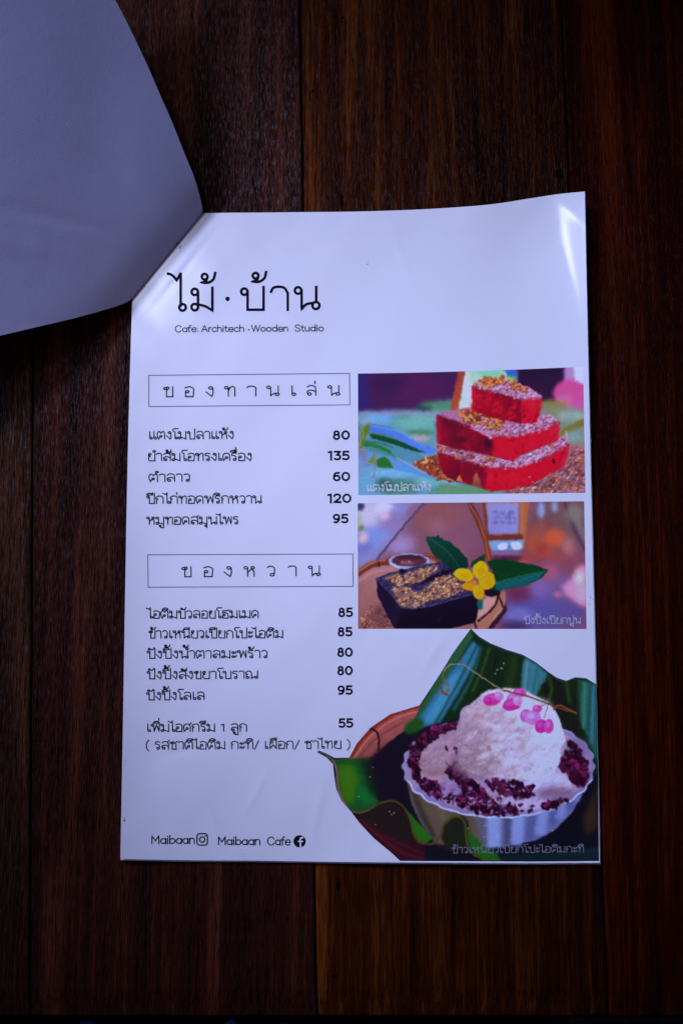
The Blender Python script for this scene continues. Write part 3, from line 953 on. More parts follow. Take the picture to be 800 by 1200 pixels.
class Paint:
    def __init__(s, x0, y0, x1, y1, k=2.2, base=(0, 0, 0)):
        s.x0, s.y0, s.k = x0, y0, k
        s.W = int((x1 - x0) * k) + 2; s.H = int((y1 - y0) * k) + 2
        s.I = np.zeros((s.H, s.W, 3)) + np.array(base, float)
        s.X = x0 + np.arange(s.W) / k; s.Y = y0 + np.arange(s.H) / k
        s.f = (0, 0, 1)

    def frame(s, ox, oy, sc_): s.f = (ox, oy, sc_)

    def T(s, p):
        p = np.asarray(p, float)
        return np.stack([s.f[0] + p[..., 0] / s.f[2], s.f[1] + p[..., 1] / s.f[2]], -1)

    def mask(s, P, blur=0.0):
        """even-odd polygon mask with 3x3 supersampling, P in picture pixels; returns slice, mask"""
        pad = blur * 3 + 1
        i0 = max(0, int((P[:, 0].min() - pad - s.x0) * s.k)); i1 = min(s.W, int((P[:, 0].max() + pad - s.x0) * s.k) + 2)
        j0 = max(0, int((P[:, 1].min() - pad - s.y0) * s.k)); j1 = min(s.H, int((P[:, 1].max() + pad - s.y0) * s.k) + 2)
        if i1 <= i0 or j1 <= j0: return None, None
        SS = 2 if blur > 0.4 else 3
        off = (np.arange(SS) + 0.5) / SS - 0.5
        xs = (s.X[i0:i1, None] + off / s.k).ravel(); ys = (s.Y[j0:j1, None] + off / s.k).ravel()
        ins = np.zeros((len(ys), len(xs)), bool)
        Q = np.roll(P, -1, 0)
        for (ax, ay), (bx, by) in zip(P, Q):
            if ay == by: continue
            rows = ((ay > ys) != (by > ys))
            if not rows.any(): continue
            xi = ax + (ys[rows] - ay) * (bx - ax) / (by - ay)
            ins[rows] ^= xs[None] < xi[:, None]
        M = ins.reshape(j1 - j0, SS, i1 - i0, SS).mean((1, 3))
        if blur > 0: M = blur1(M, blur * s.k)
        return (slice(j0, j1), slice(i0, i1)), M

    def put(s, sl_, M, col, a=1.0):
        if sl_ is None: return
        M = (M * a)[..., None]
        s.I[sl_] = s.I[sl_] * (1 - M) + np.array(col, float) * M

    def poly(s, pts, col, blur=0.0, a=1.0, smooth_=False, tex=None, c2=None, gdir=None):
        P = s.T(pts)
        if smooth_:
            P = interp_poly(np.vstack([P, P[:1]]), len(P) * 8)[:-1]
        sl_, M = s.mask(P, blur)
        if sl_ is None: return
        C_ = np.zeros(M.shape + (3,)) + np.array(col, float)
        if c2 is not None:
            (ax, ay), (bx, by) = s.T(np.array(gdir))
            X, Y = np.meshgrid(s.X[sl_[1]], s.Y[sl_[0]])
            t = np.clip(((X - ax) * (bx - ax) + (Y - ay) * (by - ay)) / ((bx - ax) ** 2 + (by - ay) ** 2), 0, 1)[..., None]
            C_ = C_ * (1 - t) + np.array(c2, float) * t
        if tex:
            cell, amp, seed = tex
            N = sm_noise(M.shape, cell * s.k, seed) * 0.65 + sm_noise(M.shape, cell * s.k * 0.4, seed + 1) * 0.35
            C_ = C_ * (1 + (N[..., None] - 0.5) * 2 * amp)
        s.put(sl_, M, C_, a)

    def ell(s, cx, cy, rx, ry, col, blur=0.0, a=1.0, rot=0, n=28):
        t = np.linspace(0, 2 * np.pi, n, endpoint=False)
        x = rx * np.cos(t); y = ry * np.sin(t); c, q = math.cos(rot), math.sin(rot)
        s.poly(np.stack([cx + x * c - y * q, cy + x * q + y * c], 1), col, blur, a)

    def line(s, pts, wd, col, blur=0.0, a=1.0, smooth_=True, wob=0):
        P = s.T(pts)
        if smooth_ and len(P) > 2: P = interp_poly(P, len(P) * 8)
        if wob: P = P + rng.normal(0, wob / s.f[2], P.shape)
        V, F = ribbon(P, wd / s.f[2])
        n = len(P)
        Q = np.vstack([V[:n], V[n:][::-1]])
        sl_, M = s.mask(Q, blur); s.put(sl_, M, col, a)

    def flakes(s, pts, n, size, cols, asp=2.2, blur=0.28, a=0.85, ang=None, sh=True):
        """small irregular chips scattered inside a region"""
        P = s.T(pts)
        x0, y0 = P.min(0); x1, y1 = P.max(0)
        m = 0; it = 0
        f0 = s.f
        while m < n and it < n * 12:
            it += 1
            x, y = rng.uniform(x0, x1), rng.uniform(y0, y1)
            c = False
            for (ax, ay), (bx, by) in zip(P, np.roll(P, -1, 0)):
                if (ay > y) != (by > y) and x < ax + (y - ay) * (bx - ax) / (by - ay): c = not c
            if not c: continue
            m += 1
            r = size / f0[2] * (0.45 + 1.1 * rng.random() ** 1.6)
            th = rng.uniform(0, 6.28) if ang is None else ang + rng.normal(0, 0.5)
            k = 7
            t = np.linspace(0, 2 * np.pi, k, endpoint=False) + rng.uniform(0, 1)
            rad = r * rng.uniform(0.6, 1.2, k)
            ex = rad * np.cos(t) * asp ** 0.5; ey = rad * np.sin(t) / asp ** 0.5
            Q = np.stack([x + ex * math.cos(th) - ey * math.sin(th), y + ex * math.sin(th) + ey * math.cos(th)], 1)
            col = np.array(cols[rng.integers(len(cols))], float) * rng.uniform(0.78, 1.2)
            if sh:
                sl_, M = s.mask(Q + np.array([0.22, 0.42]) * r, blur); s.put(sl_, M, col * 0.42, a * 0.6)
            sl_, M = s.mask(Q, blur); s.put(sl_, M, col, a)

    def relief(s, pts, amp, cells=(3.0, 1.3), seed=1, L=(-0.5, -0.85), blur=0.8, smooth_=False, stretch=1.0):
        """lumpy surface of the pictured food"""
        P = s.T(pts)
        if smooth_: P = interp_poly(np.vstack([P, P[:1]]), len(P) * 8)[:-1]
        sl_, M = s.mask(P, blur)
        if sl_ is None: return
        H = 0
        for q, c in enumerate(cells):
            N = sm_noise(M.shape, c * s.k, seed + 7 * q)
            H = H + N * c * s.k
        gy, gx = np.gradient(H)
        f = -(gx * L[0] + gy * L[1]) * -1
        f = np.clip(f * amp * 0.9, -0.6, 0.6)
        s.I[sl_] = s.I[sl_] * (1 + (f * M)[..., None])

    def grain(s, amp, cell, seed):
        N = sm_noise((s.H, s.W), cell * s.k, seed)
        s.I *= (1 + (N[..., None] - 0.5) * 2 * amp)

    def sample(s, px, py, warp=0.0):
        if warp:
            for cell, amp, sd_ in ((1.6, 0.55, 3), (4.5, 0.9, 9)):
                i_ = np.clip((px - s.x0) * s.k, 0, s.W - 1).astype(int); j_ = np.clip((py - s.y0) * s.k, 0, s.H - 1).astype(int)
                NX = sm_noise((s.H, s.W), cell * s.k, sd_); NY = sm_noise((s.H, s.W), cell * s.k, sd_ + 50)
                px, py = px + (NX[j_, i_] - .5) * 2 * amp * warp, py + (NY[j_, i_] - .5) * 2 * amp * warp
        fx = np.clip((px - s.x0) * s.k, 0, s.W - 1.001); fy = np.clip((py - s.y0) * s.k, 0, s.H - 1.001)
        xi = fx.astype(int); yi = fy.astype(int); tx = (fx - xi)[..., None]; ty = (fy - yi)[..., None]
        I = s.I
        return (I[yi, xi] * (1 - tx) + I[yi, xi + 1] * tx) * (1 - ty) + (I[yi + 1, xi] * (1 - tx) + I[yi + 1, xi + 1] * tx) * ty


def soften(P, sg):
    for q in range(3): P.I[..., q] = blur1(P.I[..., q], sg * P.k)


def shown_to_ink(c):
    """colour as the photograph shows it -> ink colour under this light"""
    c = np.clip(c, 0, 255)
    c = 255 * (c / 255) ** (1 + 0.16 * (1 - c / 255))        # the print's own depth
    return np.clip(sl(c) / sl(PAGE_SHOWN) * 0.84, 0.002, 0.9)


STEP = 0.5


def photo_quad(name, paint, TLc, TRc, BRc, BLc, label, sag=0.0, warp=0.75):
    nu = int(np.linalg.norm(np.subtract(TRc, TLc)) / STEP); nv = int(np.linalg.norm(np.subtract(BLc, TLc)) / STEP)
    u = np.linspace(0, 1, nu)[:, None, None]; v = np.linspace(0, 1, nv)[None, :, None]
    TLc, TRc, BRc, BLc = map(lambda q: np.array(q, float), (TLc, TRc, BRc, BLc))
    Q = (TLc * (1 - u) + TRc * u) * (1 - v) + (BLc * (1 - u) + BRc * u) * v
    Q[..., 1] += sag * 4 * u[..., 0] * (1 - u[..., 0]) * (1 - v[..., 0])
    Pq = pt(Q[..., 0], Q[..., 1], Zf(Q[..., 0], Q[..., 1]) + 0.00004)
    cols = shown_to_ink(paint.sample(Q[..., 0], Q[..., 1], warp)).reshape(-1, 3)
    o = mesh_obj(name, loc(Pq.reshape(-1, 3)), grid_faces(nu, nv)[:, ::-1], M_print, page, True, cols)
    o['label'] = label
    return o


# ---- print 1: stacked watermelon blocks
P1 = Paint(415, 425, 690, 585, 2.2, (66, 30, 84))
Z1 = (415, 425, 5.714); Z2 = (550, 425, 5.714)
P1.frame(*Z1)
P1.ell(40, 200, 60, 220, (50, 32, 110), 4)
P1.ell(430, 180, 180, 120, (78, 28, 88), 5)
P1.ell(230, 130, 120, 60, (58, 24, 78), 5)
P1.poly([(20, 330), (420, 318), (640, 250), (1600, 250), (1600, 900), (20, 900)], (98, 145, 165), 2.5)
P1.ell(560, 290, 130, 35, (78, 130, 110), 3)
P1.ell(460, 310, 60, 18, (30, 60, 70), 2.5)
P1.ell(330, 345, 330, 22, (140, 140, 190), 2.5, .8)
P1.ell(150, 375, 170, 26, (105, 160, 225), 2.5)
P1.ell(420, 400, 150, 45, (105, 165, 170), 3)
P1.ell(440, 468, 90, 16, (70, 125, 90), 2)
P1.ell(440, 505, 70, 18, (180, 150, 170), 2.2)
P1.ell(70, 700, 80, 200, (112, 116, 178), 4)
P1.poly([(740, 50), (1110, 50), (1110, 120), (1000, 200), (820, 330), (690, 320)], (180, 222, 215), 1.6)
P1.ell(760, 180, 20, 130, (215, 220, 225), 2)
P1.poly([(695, 55), (738, 55), (695, 322), (640, 322)], (150, 62, 52), 1.1, c2=(165, 75, 55), gdir=[(700, 60), (660, 320)])
P1.frame(*Z2)
P1.ell(120, 75, 120, 40, (120, 230, 175), 3)
P1.ell(40, 120, 40, 60, (160, 225, 190), 2)
P1.poly([(240, 40), (325, 35), (315, 120), (250, 110)], (50, 100, 205), 1.3)
P1.ell(262, 105, 50, 14, (150, 195, 70), 1.5)
P1.poly([(318, 20), (640, 10), (640, 230), (560, 280), (480, 260), (320, 130)], (44, 20, 62), 1.6)
P1.ell(420, 190, 80, 60, (60, 24, 60), 3)
P1.poly([(636, 10), (705, 10), (700, 170), (630, 170)], (165, 125, 195), 1.5)
P1.poly([(695, 5), (780, 5), (780, 150), (700, 150)], (205, 205, 242), 1.6)
P1.ell(670, 205, 112, 92, (205, 78, 150), 2.2)
P1.ell(640, 250, 60, 40, (215, 100, 165), 2.5)
P1.ell(740, 290, 60, 40, (190, 85, 160), 2.5)
P1.poly([(470, 265), (620, 280), (780, 330), (780, 640), (620, 520), (470, 380)], (122, 132, 118), 3)
P1.ell(560, 275, 90, 25, (130, 125, 75), 3)
P1.ell(690, 360, 100, 35, (150, 165, 175), 3)
P1.poly([(600, 460), (770, 370), (775, 420), (610, 485)], (118, 108, 45), 1.8)
P1.ell(700, 500, 70, 35, (125, 150, 165), 2.5)
P1.ell(720, 570, 60, 30, (150, 120, 120), 2.5)
P1.frame(*Z1)
for k in range(70):
    x = rng.uniform(0, 1560); y = rng.uniform(330, 880)
    P1.ell(x, y, rng.uniform(30, 120), rng.uniform(8, 26), [(130, 165, 190), (85, 130, 120), (110, 150, 190), (75, 120, 90), (150, 150, 185)][k % 5], 2.2, .3, rng.uniform(-.1, .35))
# banana leaf at left
P1.frame(*Z1)
P1.poly([(60, 700), (300, 640), (480, 690), (830, 830), (830, 900), (20, 900), (30, 600)], (102, 150, 195), 2.0)
P1.ell(300, 830, 150, 60, (75, 125, 120), 3); P1.ell(650, 860, 160, 40, (85, 140, 120), 3)
P1.ell(260, 740, 160, 28, (110, 165, 215), 2); P1.ell(520, 790, 120, 30, (105, 165, 185), 2.2)
P1.poly([(150, 790), (200, 770), (260, 800), (230, 860), (140, 850)], (40, 85, 75), 3, .8)
P1.poly([(85, 590), (300, 630), (420, 710), (600, 790), (520, 780), (400, 745), (260, 715), (150, 705), (75, 670)], (88, 138, 208), .8)
P1.poly([(55, 520), (110, 495), (250, 540), (400, 590), (500, 640), (420, 680), (320, 655), (200, 625), (60, 580)], (78, 132, 168), .7)
P1.line([(60, 545), (150, 560), (240, 600)], 26, (38, 112, 62), .6); P1.line([(110, 580), (200, 600), (300, 640)], 10, (60, 130, 90), .6)
P1.line([(70, 530), (150, 535), (260, 570)], 9, (35, 100, 50), .5)
P1.poly([(105, 405), (230, 425), (400, 515), (540, 580), (530, 612), (430, 600), (250, 515), (100, 475)], (72, 114, 205), .7, c2=(85, 120, 225), gdir=[(100, 400), (500, 600)])
P1.line([(115, 425), (260, 450), (470, 560)], 6, (110, 160, 215), .6)
P1.poly([(98, 478), (200, 490), (330, 535), (485, 605), (380, 588), (240, 540), (110, 505)], (12, 72, 42), .45)
P1.line([(100, 470), (200, 485), (330, 535)], 7, (70, 120, 40), .5)
P1.poly([(50, 440), (98, 395), (104, 450), (80, 490), (48, 580), (32, 578), (42, 500)], (88, 118, 42), .35)
P1.line([(98, 398), (60, 440), (60, 480), (40, 530), (38, 578), (75, 585), (85, 660), (130, 680)], 6, (150, 130, 95), .2, wob=1)
P1.poly([(150, 650), (200, 628), (238, 658), (262, 705), (150, 702)], (42, 105, 35), .6)
P1.poly([(92, 662), (142, 600), (132, 680)], (112, 125, 42), .35)
P1.line([(145, 600), (140, 680), (128, 765)], 9, (140, 115, 110), .4)
P1.line([(280, 632), (420, 712), (600, 795), (820, 850)], 5, (190, 160, 180), .5)
# crumbs behind
P1.poly([(385, 680), (470, 640), (545, 615), (600, 700), (640, 790), (560, 780), (460, 720)], (135, 65, 50), .8)
P1.flakes([(385, 680), (470, 640), (545, 610), (600, 700), (720, 800), (560, 790), (460, 720)], 90, 11, [(190, 110, 70), (165, 75, 50), (120, 50, 45), (205, 140, 110)])
P1.frame(*Z2)
P1.poly([(200, 870), (380, 850), (520, 760), (640, 690), (680, 560), (780, 580), (785, 880), (240, 885)], (145, 92, 112), 1.2)
P1.flakes([(200, 880), (380, 850), (520, 760), (640, 690), (690, 590), (780, 580), (785, 880), (240, 885)], 260, 12,
          [(172, 100, 88), (185, 138, 160), (115, 62, 78), (155, 108, 138), (190, 118, 95), (165, 125, 155)], ang=-.4, blur=.5)


# bottom tier
P1.frame(*Z1)
P1.poly([(545, 570), (700, 640), (900, 670), (930, 870), (820, 810), (690, 800), (590, 745)], (150, 8, 42), .3, c2=(105, 8, 46), gdir=[(560, 600), (720, 700)])
P1.frame(*Z2)
P1.poly([(-60, 600), (60, 660), (150, 700), (330, 695), (400, 678), (530, 615), (668, 535), (662, 610), (635, 690), (600, 715), (520, 755), (400, 830), (260, 850), (130, 868), (60, 835), (-60, 800)],
        (190, 12, 46), .3, tex=(5, .12, 5))
P1.poly([(-60, 640), (60, 670), (110, 700), (110, 850), (40, 830), (-60, 800)], (95, 8, 44), 2.0, .75)
P1.ell(250, 780, 80, 50, (215, 22, 50), 2.5, .6); P1.ell(560, 660, 30, 40, (212, 20, 52), 2, .6)
P1.line([(662, 560), (640, 640), (620, 690)], 24, (220, 45, 95), 1, .6)
# its crumbed top
P1.frame(*Z1)
P1.poly([(545, 545), (620, 545), (740, 590), (860, 600), (860, 680), (760, 660), (640, 620), (550, 590)], (165, 115, 160), .35, tex=(1.5, .2, 8))
P1.frame(*Z2)
P1.poly([(-10, 600), (60, 615), (170, 640), (300, 660), (380, 620), (560, 540), (600, 490), (665, 500), (668, 540), (530, 618), (400, 680), (330, 697), (150, 700), (40, 665), (-20, 650)], (180, 125, 175), .3, tex=(1.4, .2, 9))
P1.flakes([(0, 600), (170, 640), (300, 660), (380, 620), (560, 540), (600, 490), (665, 500), (660, 545), (530, 612), (400, 675), (330, 690), (150, 695), (0, 650)], 200, 7, [(205, 165, 210), (170, 110, 160), (150, 80, 120), (215, 180, 220)], ang=-.5)
P1.flakes([(90, 630), (190, 620), (190, 670), (100, 670)], 26, 9, [(205, 120, 60), (225, 150, 80), (150, 70, 50)])
P1.ell(545, 553, 16, 9, (210, 90, 60), .3)
P1.frame(*Z1)
P1.flakes([(550, 545), (620, 545), (800, 600), (800, 670), (640, 620), (550, 590)], 90, 9, [(190, 130, 150), (165, 85, 65), (120, 50, 60), (200, 150, 180)])
# middle tier
P1.poly([(552, 345), (700, 400), (960, 480), (1060, 660), (900, 620), (800, 592), (700, 580), (556, 540)], (150, 10, 48), .3, c2=(105, 8, 48), gdir=[(570, 400), (760, 480)])
for (ex, ey, er) in [(660, 440, 34), (700, 470, 46), (680, 520, 40), (740, 500, 44), (790, 520, 36), (640, 490, 22), (720, 420, 24)]:
    P1.ell(ex, ey, er, er * 1.2, (66, 10, 44), 3.0, .5)
P1.line([(562, 360), (566, 530)], 22, (185, 18, 60), .7, smooth_=False)
P1.frame(*Z2)
P1.poly([(-5, 430), (130, 500), (175, 482), (280, 495), (345, 480), (480, 452), (600, 392), (600, 460), (588, 520), (400, 600), (345, 622), (292, 662), (150, 622), (-5, 590)],
        (195, 14, 50), .3, tex=(5, .12, 15))
P1.poly([(-5, 440), (130, 500), (160, 520), (150, 625), (-5, 590)], (105, 8, 46), 1.6, .9)
P1.ell(125, 545, 22, 36, (50, 8, 42), 2.2, .8)
P1.line([(357, 490), (357, 610)], 14, (140, 8, 40), .8, .8); P1.line([(478, 470), (478, 560)], 10, (150, 20, 80), .8, .7)
P1.ell(280, 560, 60, 60, (222, 22, 50), 2.2, .6); P1.ell(570, 450, 22, 40, (225, 30, 70), 1.5, .6)
P1.line([(590, 400), (580, 510)], 14, (225, 60, 110), 1, .5)
# middle top with toasted flakes
P1.frame(*Z1)
P1.poly([(552, 345), (620, 325), (800, 290), (980, 330), (980, 480), (900, 470), (800, 435), (690, 395)], (160, 105, 150), .35, tex=(1.5, .2, 18))
P1.frame(*Z2)
P1.poly([(0, 330), (200, 350), (450, 340), (540, 345), (600, 390), (480, 452), (350, 480), (280, 495), (170, 482), (130, 500), (0, 440)], (175, 120, 168), .3, tex=(1.4, .22, 19))
P1.flakes([(150, 400), (330, 400), (540, 350), (598, 390), (480, 450), (350, 480), (280, 492), (180, 480)], 170, 7, [(208, 165, 210), (165, 105, 150), (150, 70, 110), (218, 180, 222)], ang=.3)
P1.frame(*Z1)
P1.flakes([(680, 330), (800, 310), (860, 330), (960, 370), (1020, 390), (960, 450), (860, 430), (740, 390)], 190, 11,
          [(200, 105, 55), (175, 80, 45), (215, 135, 80), (120, 50, 45), (225, 150, 95), (190, 120, 120)], ang=.2)
# top block
P1.frame(*Z2)
P1.poly([(14, 150), (170, 192), (345, 238), (352, 408), (150, 368), (18, 322)], (150, 8, 44), .3, c2=(118, 6, 44), gdir=[(20, 200), (300, 330)])
P1.line([(26, 160), (26, 318)], 20, (195, 18, 55), .8, smooth_=False)
P1.poly([(342, 238), (486, 230), (470, 300), (450, 396), (352, 408)], (215, 16, 52), .3, tex=(4, .15, 21))
P1.ell(362, 330, 10, 45, (120, 6, 40), .8, .8); P1.ell(415, 290, 30, 45, (228, 30, 66), 1.5, .5)
P1.poly([(12, 148), (60, 115), (110, 100), (220, 98), (400, 165), (488, 222), (480, 240), (345, 242), (170, 195)], (180, 125, 175), .3, tex=(1.4, .22, 22))
P1.flakes([(150, 190), (300, 160), (400, 180), (485, 222), (475, 238), (345, 238), (250, 215)], 120, 7, [(210, 168, 212), (170, 110, 160), (220, 185, 225), (160, 90, 130)], ang=.4)
P1.flakes([(60, 150), (100, 95), (220, 90), (230, 130), (150, 160), (90, 165)], 80, 10, [(205, 105, 50), (225, 140, 70), (170, 75, 45), (215, 160, 130)])
P1.flakes([(230, 130), (290, 125), (410, 175), (390, 200), (300, 170), (240, 150)], 55, 9, [(205, 105, 60), (220, 130, 80), (150, 65, 55)])
P1.flakes([(30, 115), (100, 100), (80, 150), (20, 150)], 18, 7, [(190, 150, 190), (205, 150, 130)])
P1.ell(562, 662, 10, 17, (25, 8, 35), .25); P1.ell(430, 270, 7, 6, (230, 130, 170), .2); P1.ell(400, 765, 10, 6, (230, 130, 170), .3); P1.ell(425, 800, 7, 5, (230, 140, 170), .3)
P1.line([(650, 462), (655, 500)], 12, (190, 160, 170), .4, smooth_=False)
# crumbs spill over the top edges, mottled flesh
P1.frame(*Z2)
def edge_flakes(pts, n, size, cols, dn=14):
    pts = np.array(pts, float)
    up = pts + (0, -6); dw = pts + (0, dn)
    P1.flakes(np.vstack([up, dw[::-1]]), n, size, cols, asp=1.8, blur=.3, a=.8)
LIL = [(200, 155, 200), (170, 110, 155), (215, 175, 215), (185, 120, 130), (150, 60, 90)]
edge_flakes([(20, 148), (170, 192), (345, 240), (486, 232)], 60, 7, LIL)
edge_flakes([(130, 498), (175, 482), (280, 493), (345, 480), (480, 452), (600, 392)], 80, 7, LIL)
edge_flakes([(40, 665), (150, 700), (330, 697), (400, 680), (530, 618), (664, 538)], 90, 7, LIL)
for reg, sd_ in (([(20, 200), (340, 260), (350, 400), (150, 360), (20, 310)], 1), ([(170, 520), (340, 500), (590, 430), (580, 520), (400, 590), (292, 650)], 2), ([(110, 720), (400, 700), (660, 560), (630, 690), (400, 820), (130, 860)], 3), ([(350, 250), (480, 245), (450, 390), (355, 400)], 4)):
    P1.flakes(reg, 90, 20, [(225, 40, 70), (150, 6, 40), (205, 20, 52), (175, 10, 44)], asp=2.4, blur=1.3, a=.35, ang=1.5, sh=False)
P1.frame(*Z1)
edge_flakes([(552, 348), (620, 370), (700, 402), (800, 438)], 40, 7, [(160, 100, 140), (120, 40, 80), (180, 90, 60)])
edge_flakes([(550, 592), (640, 622), (760, 662), (860, 682)], 40, 7, [(160, 100, 140), (120, 40, 80), (190, 100, 60)])
P1.flakes([(560, 370), (800, 450), (800, 580), (700, 575), (560, 535)], 70, 20, [(120, 10, 44), (90, 8, 46), (160, 14, 48)], asp=2, blur=1.4, a=.4, ang=1.5, sh=False)
P1.frame(*Z2)
for rg in ([(0, 330), (200, 350), (540, 345), (600, 390), (480, 452), (350, 480), (170, 482), (0, 440)], [(0, 600), (170, 640), (380, 620), (600, 490), (665, 500), (530, 618), (330, 697), (150, 700), (0, 650)], [(12, 148), (110, 100), (220, 98), (400, 165), (488, 222), (345, 242), (170, 195)]):
    P1.relief(rg, .3, (2.6, 1.2), 101)
P1.relief([(14, 150), (170, 192), (345, 238), (486, 230), (450, 396), (352, 408), (18, 322)], .13, (3.5, 1.2), 103)
P1.relief([(-5, 430), (175, 482), (480, 452), (600, 392), (588, 520), (292, 662), (-5, 590)], .13, (3.5, 1.2), 104)
P1.relief([(40, 670), (330, 695), (668, 535), (635, 690), (400, 830), (130, 868), (40, 800)], .13, (3.5, 1.2), 105)
P1.relief([(240, 870), (640, 690), (700, 560), (780, 580), (785, 880)], .3, (3, 1.3), 106)
# front crumbs
P1.frame(*Z1)
P1.poly([(680, 790), (705, 745), (725, 800)], (190, 115, 75), .3); P1.frame(*Z2)
P1.poly([(10, 830), (45, 730), (90, 840)], (175, 100, 70), .5, c2=(120, 55, 55), gdir=[(45, 740), (50, 840)])
P1.flakes([(220, 850), (330, 830), (390, 850), (560, 840), (560, 875), (240, 880)], 60, 9, [(205, 150, 150), (190, 120, 100), (160, 85, 85)], ang=-1.2)
P1.poly([(-200, 815), (20, 825), (160, 868), (230, 885), (-200, 890)], (95, 142, 115), .9)
soften(P1, .42)
P1.grain(.05, .7, 40)

# ---- print 2: charcoal toast on a tray
P2 = Paint(414, 583, 692, 742, 2.2, (122, 82, 112))
Z3 = (415, 583, 5.714); Z4 = (550, 583, 5.714)
P2.frame(*Z3)
P2.poly([(0, 0), (460, 0), (140, 440), (0, 520)], (130, 135, 200), 6)
P2.ell(90, 110, 130, 90, (178, 175, 222), 4); P2.ell(150, 260, 110, 50, (120, 140, 215), 5); P2.ell(60, 330, 60, 60, (110, 115, 190), 4)
P2.ell(250, 160, 90, 60, (135, 115, 175), 5); P2.ell(330, 300, 80, 60, (150, 120, 165), 5)
P2.ell(200, 60, 60, 40, (195, 190, 235), 3); P2.ell(300, 330, 90, 40, (150, 135, 200), 5)
P2.ell(40, 60, 26, 30, (50, 60, 90), 1.5); P2.ell(45, 205, 20, 22, (95, 125, 50), 1.2); P2.ell(30, 150, 16, 60, (150, 160, 150), 2)
P2.ell(60, 270, 30, 40, (200, 175, 200), 2.5); P2.ell(200, 120, 30, 30, (210, 180, 205), 3)
P2.ell(560, 130, 200, 110, (134, 84, 98), 6); P2.ell(640, 380, 110, 60, (150, 104, 128), 6); P2.ell(640, 300, 150, 80, (128, 84, 112), 6); P2.ell(560, 190, 60, 40, (145, 100, 120), 5)
P2.line([(470, 30), (330, 190), (140, 430)], 16, (78, 66, 110), .7, smooth_=False)
P2.line([(450, 40), (310, 195), (125, 430)], 6, (165, 150, 205), .8, .6, smooth_=False)
P2.frame(*Z4)
P2.ell(400, 420, 420, 130, (125, 72, 98), 8); P2.ell(620, 160, 180, 160, (112, 84, 96), 8)
P2.ell(480, 250, 80, 120, (120, 70, 80), 6); P2.ell(440, 300, 80, 100, (158, 82, 66), 5); P2.ell(570, 270, 75, 60, (196, 92, 66), 4); P2.ell(660, 330, 40, 60, (170, 110, 120), 4); P2.ell(420, 520, 60, 40, (190, 130, 190), 4); P2.ell(360, 440, 40, 30, (190, 100, 90), 3); P2.ell(520, 370, 50, 30, (178, 80, 66), 3); P2.ell(590, 400, 60, 30, (150, 78, 80), 4)
P2.ell(480, 350, 40, 40, (150, 62, 62), 3.5); P2.ell(390, 410, 50, 28, (150, 70, 80), 3)
P2.ell(450, 760, 240, 150, (90, 82, 158), 7); P2.ell(620, 600, 110, 90, (110, 88, 150), 6); P2.ell(540, 500, 60, 60, (160, 90, 130), 5); P2.ell(690, 780, 90, 90, (95, 80, 150), 6)
P2.ell(330, 640, 90, 60, (105, 45, 85), 5); P2.ell(470, 610, 60, 60, (125, 100, 175), 5)
P2.ell(330, 790, 100, 50, (115, 112, 190), 4); P2.ell(300, 860, 100, 26, (60, 40, 90), 4)
P2.poly([(620, 590), (700, 540), (730, 460), (790, 450), (790, 740), (700, 690), (640, 650)], (225, 140, 192), 3)
P2.ell(735, 540, 30, 50, (245, 195, 215), 3); P2.ell(590, 650, 26, 16, (195, 110, 150), 2); P2.ell(750, 650, 36, 60, (240, 160, 200), 3)
P2.line([(640, 40), (700, 200), (775, 350)], 24, (78, 56, 88), 1.6); P2.line([(690, 60), (740, 200), (790, 300)], 30, (125, 115, 125), 2.5)
P2.ell(480, 85, 22, 60, (135, 155, 215), 2); P2.ell(570, 60, 22, 40, (140, 150, 205), 2); P2.ell(480, 200, 26, 60, (135, 85, 90), 2.5)
P2.ell(700, 110, 60, 50, (125, 120, 120), 4); P2.ell(712, 412, 12, 10, (160, 70, 90), .8)
P2.ell(755, 572, 14, 10, (235, 170, 130), .8)
# bottle
P2.poly([(82, 10), (405, 10), (370, 300), (360, 350), (140, 350), (118, 290)], (168, 96, 60), 1.2); P2.line([(335, 40), (333, 250)], 14, (92, 44, 40), 1.0, .8, smooth_=False)
P2.line([(345, 20), (345, 290)], 36, (165, 115, 105), 1.5, .8, smooth_=False); P2.line([(95, 20), (125, 280)], 18, (90, 45, 48), 1.2, smooth_=False)
P2.poly([(116, 38), (328, 38), (326, 246), (126, 248)], (128, 126, 198), 1.1, c2=(140, 142, 214), gdir=[(120, 240), (330, 50)])
P2.poly([(120, 250), (360, 245), (355, 290), (130, 292)], (112, 50, 48), 1)
P2.poly([(128, 290), (366, 285), (352, 352), (150, 358)], (115, 155, 212), 1)
P2.ell(224, 328, 34, 22, (222, 228, 250), 1.1); P2.ell(312, 322, 36, 24, (225, 230, 252), 1.1); P2.ell(265, 335, 14, 20, (90, 130, 180), .8)
P2.ell(240, 378, 110, 18, (130, 105, 175), 1.8); P2.ell(250, 408, 110, 16, (75, 28, 55), 2)
for yy, h_ in ((100, 16), (132, 22), (166, 12)):
    P2.flakes([(152, yy - h_ / 2), (305, yy - h_ / 2), (305, yy + h_ / 2), (152, yy + h_ / 2)], 34, 7, [(98, 88, 156), (104, 96, 164)], blur=.9, a=.6, sh=False)
# cane handle
P2.poly([(-18, 30), (14, 30), (60, 110), (98, 210), (130, 320), (152, 425), (112, 428), (95, 320), (52, 190), (5, 90)], (100, 50, 42), .3, c2=(125, 62, 42), gdir=[(0, 40), (130, 420)])
P2.line([(-2, 40), (58, 150), (105, 290), (128, 420)], 9, (165, 98, 78), .4, .8)
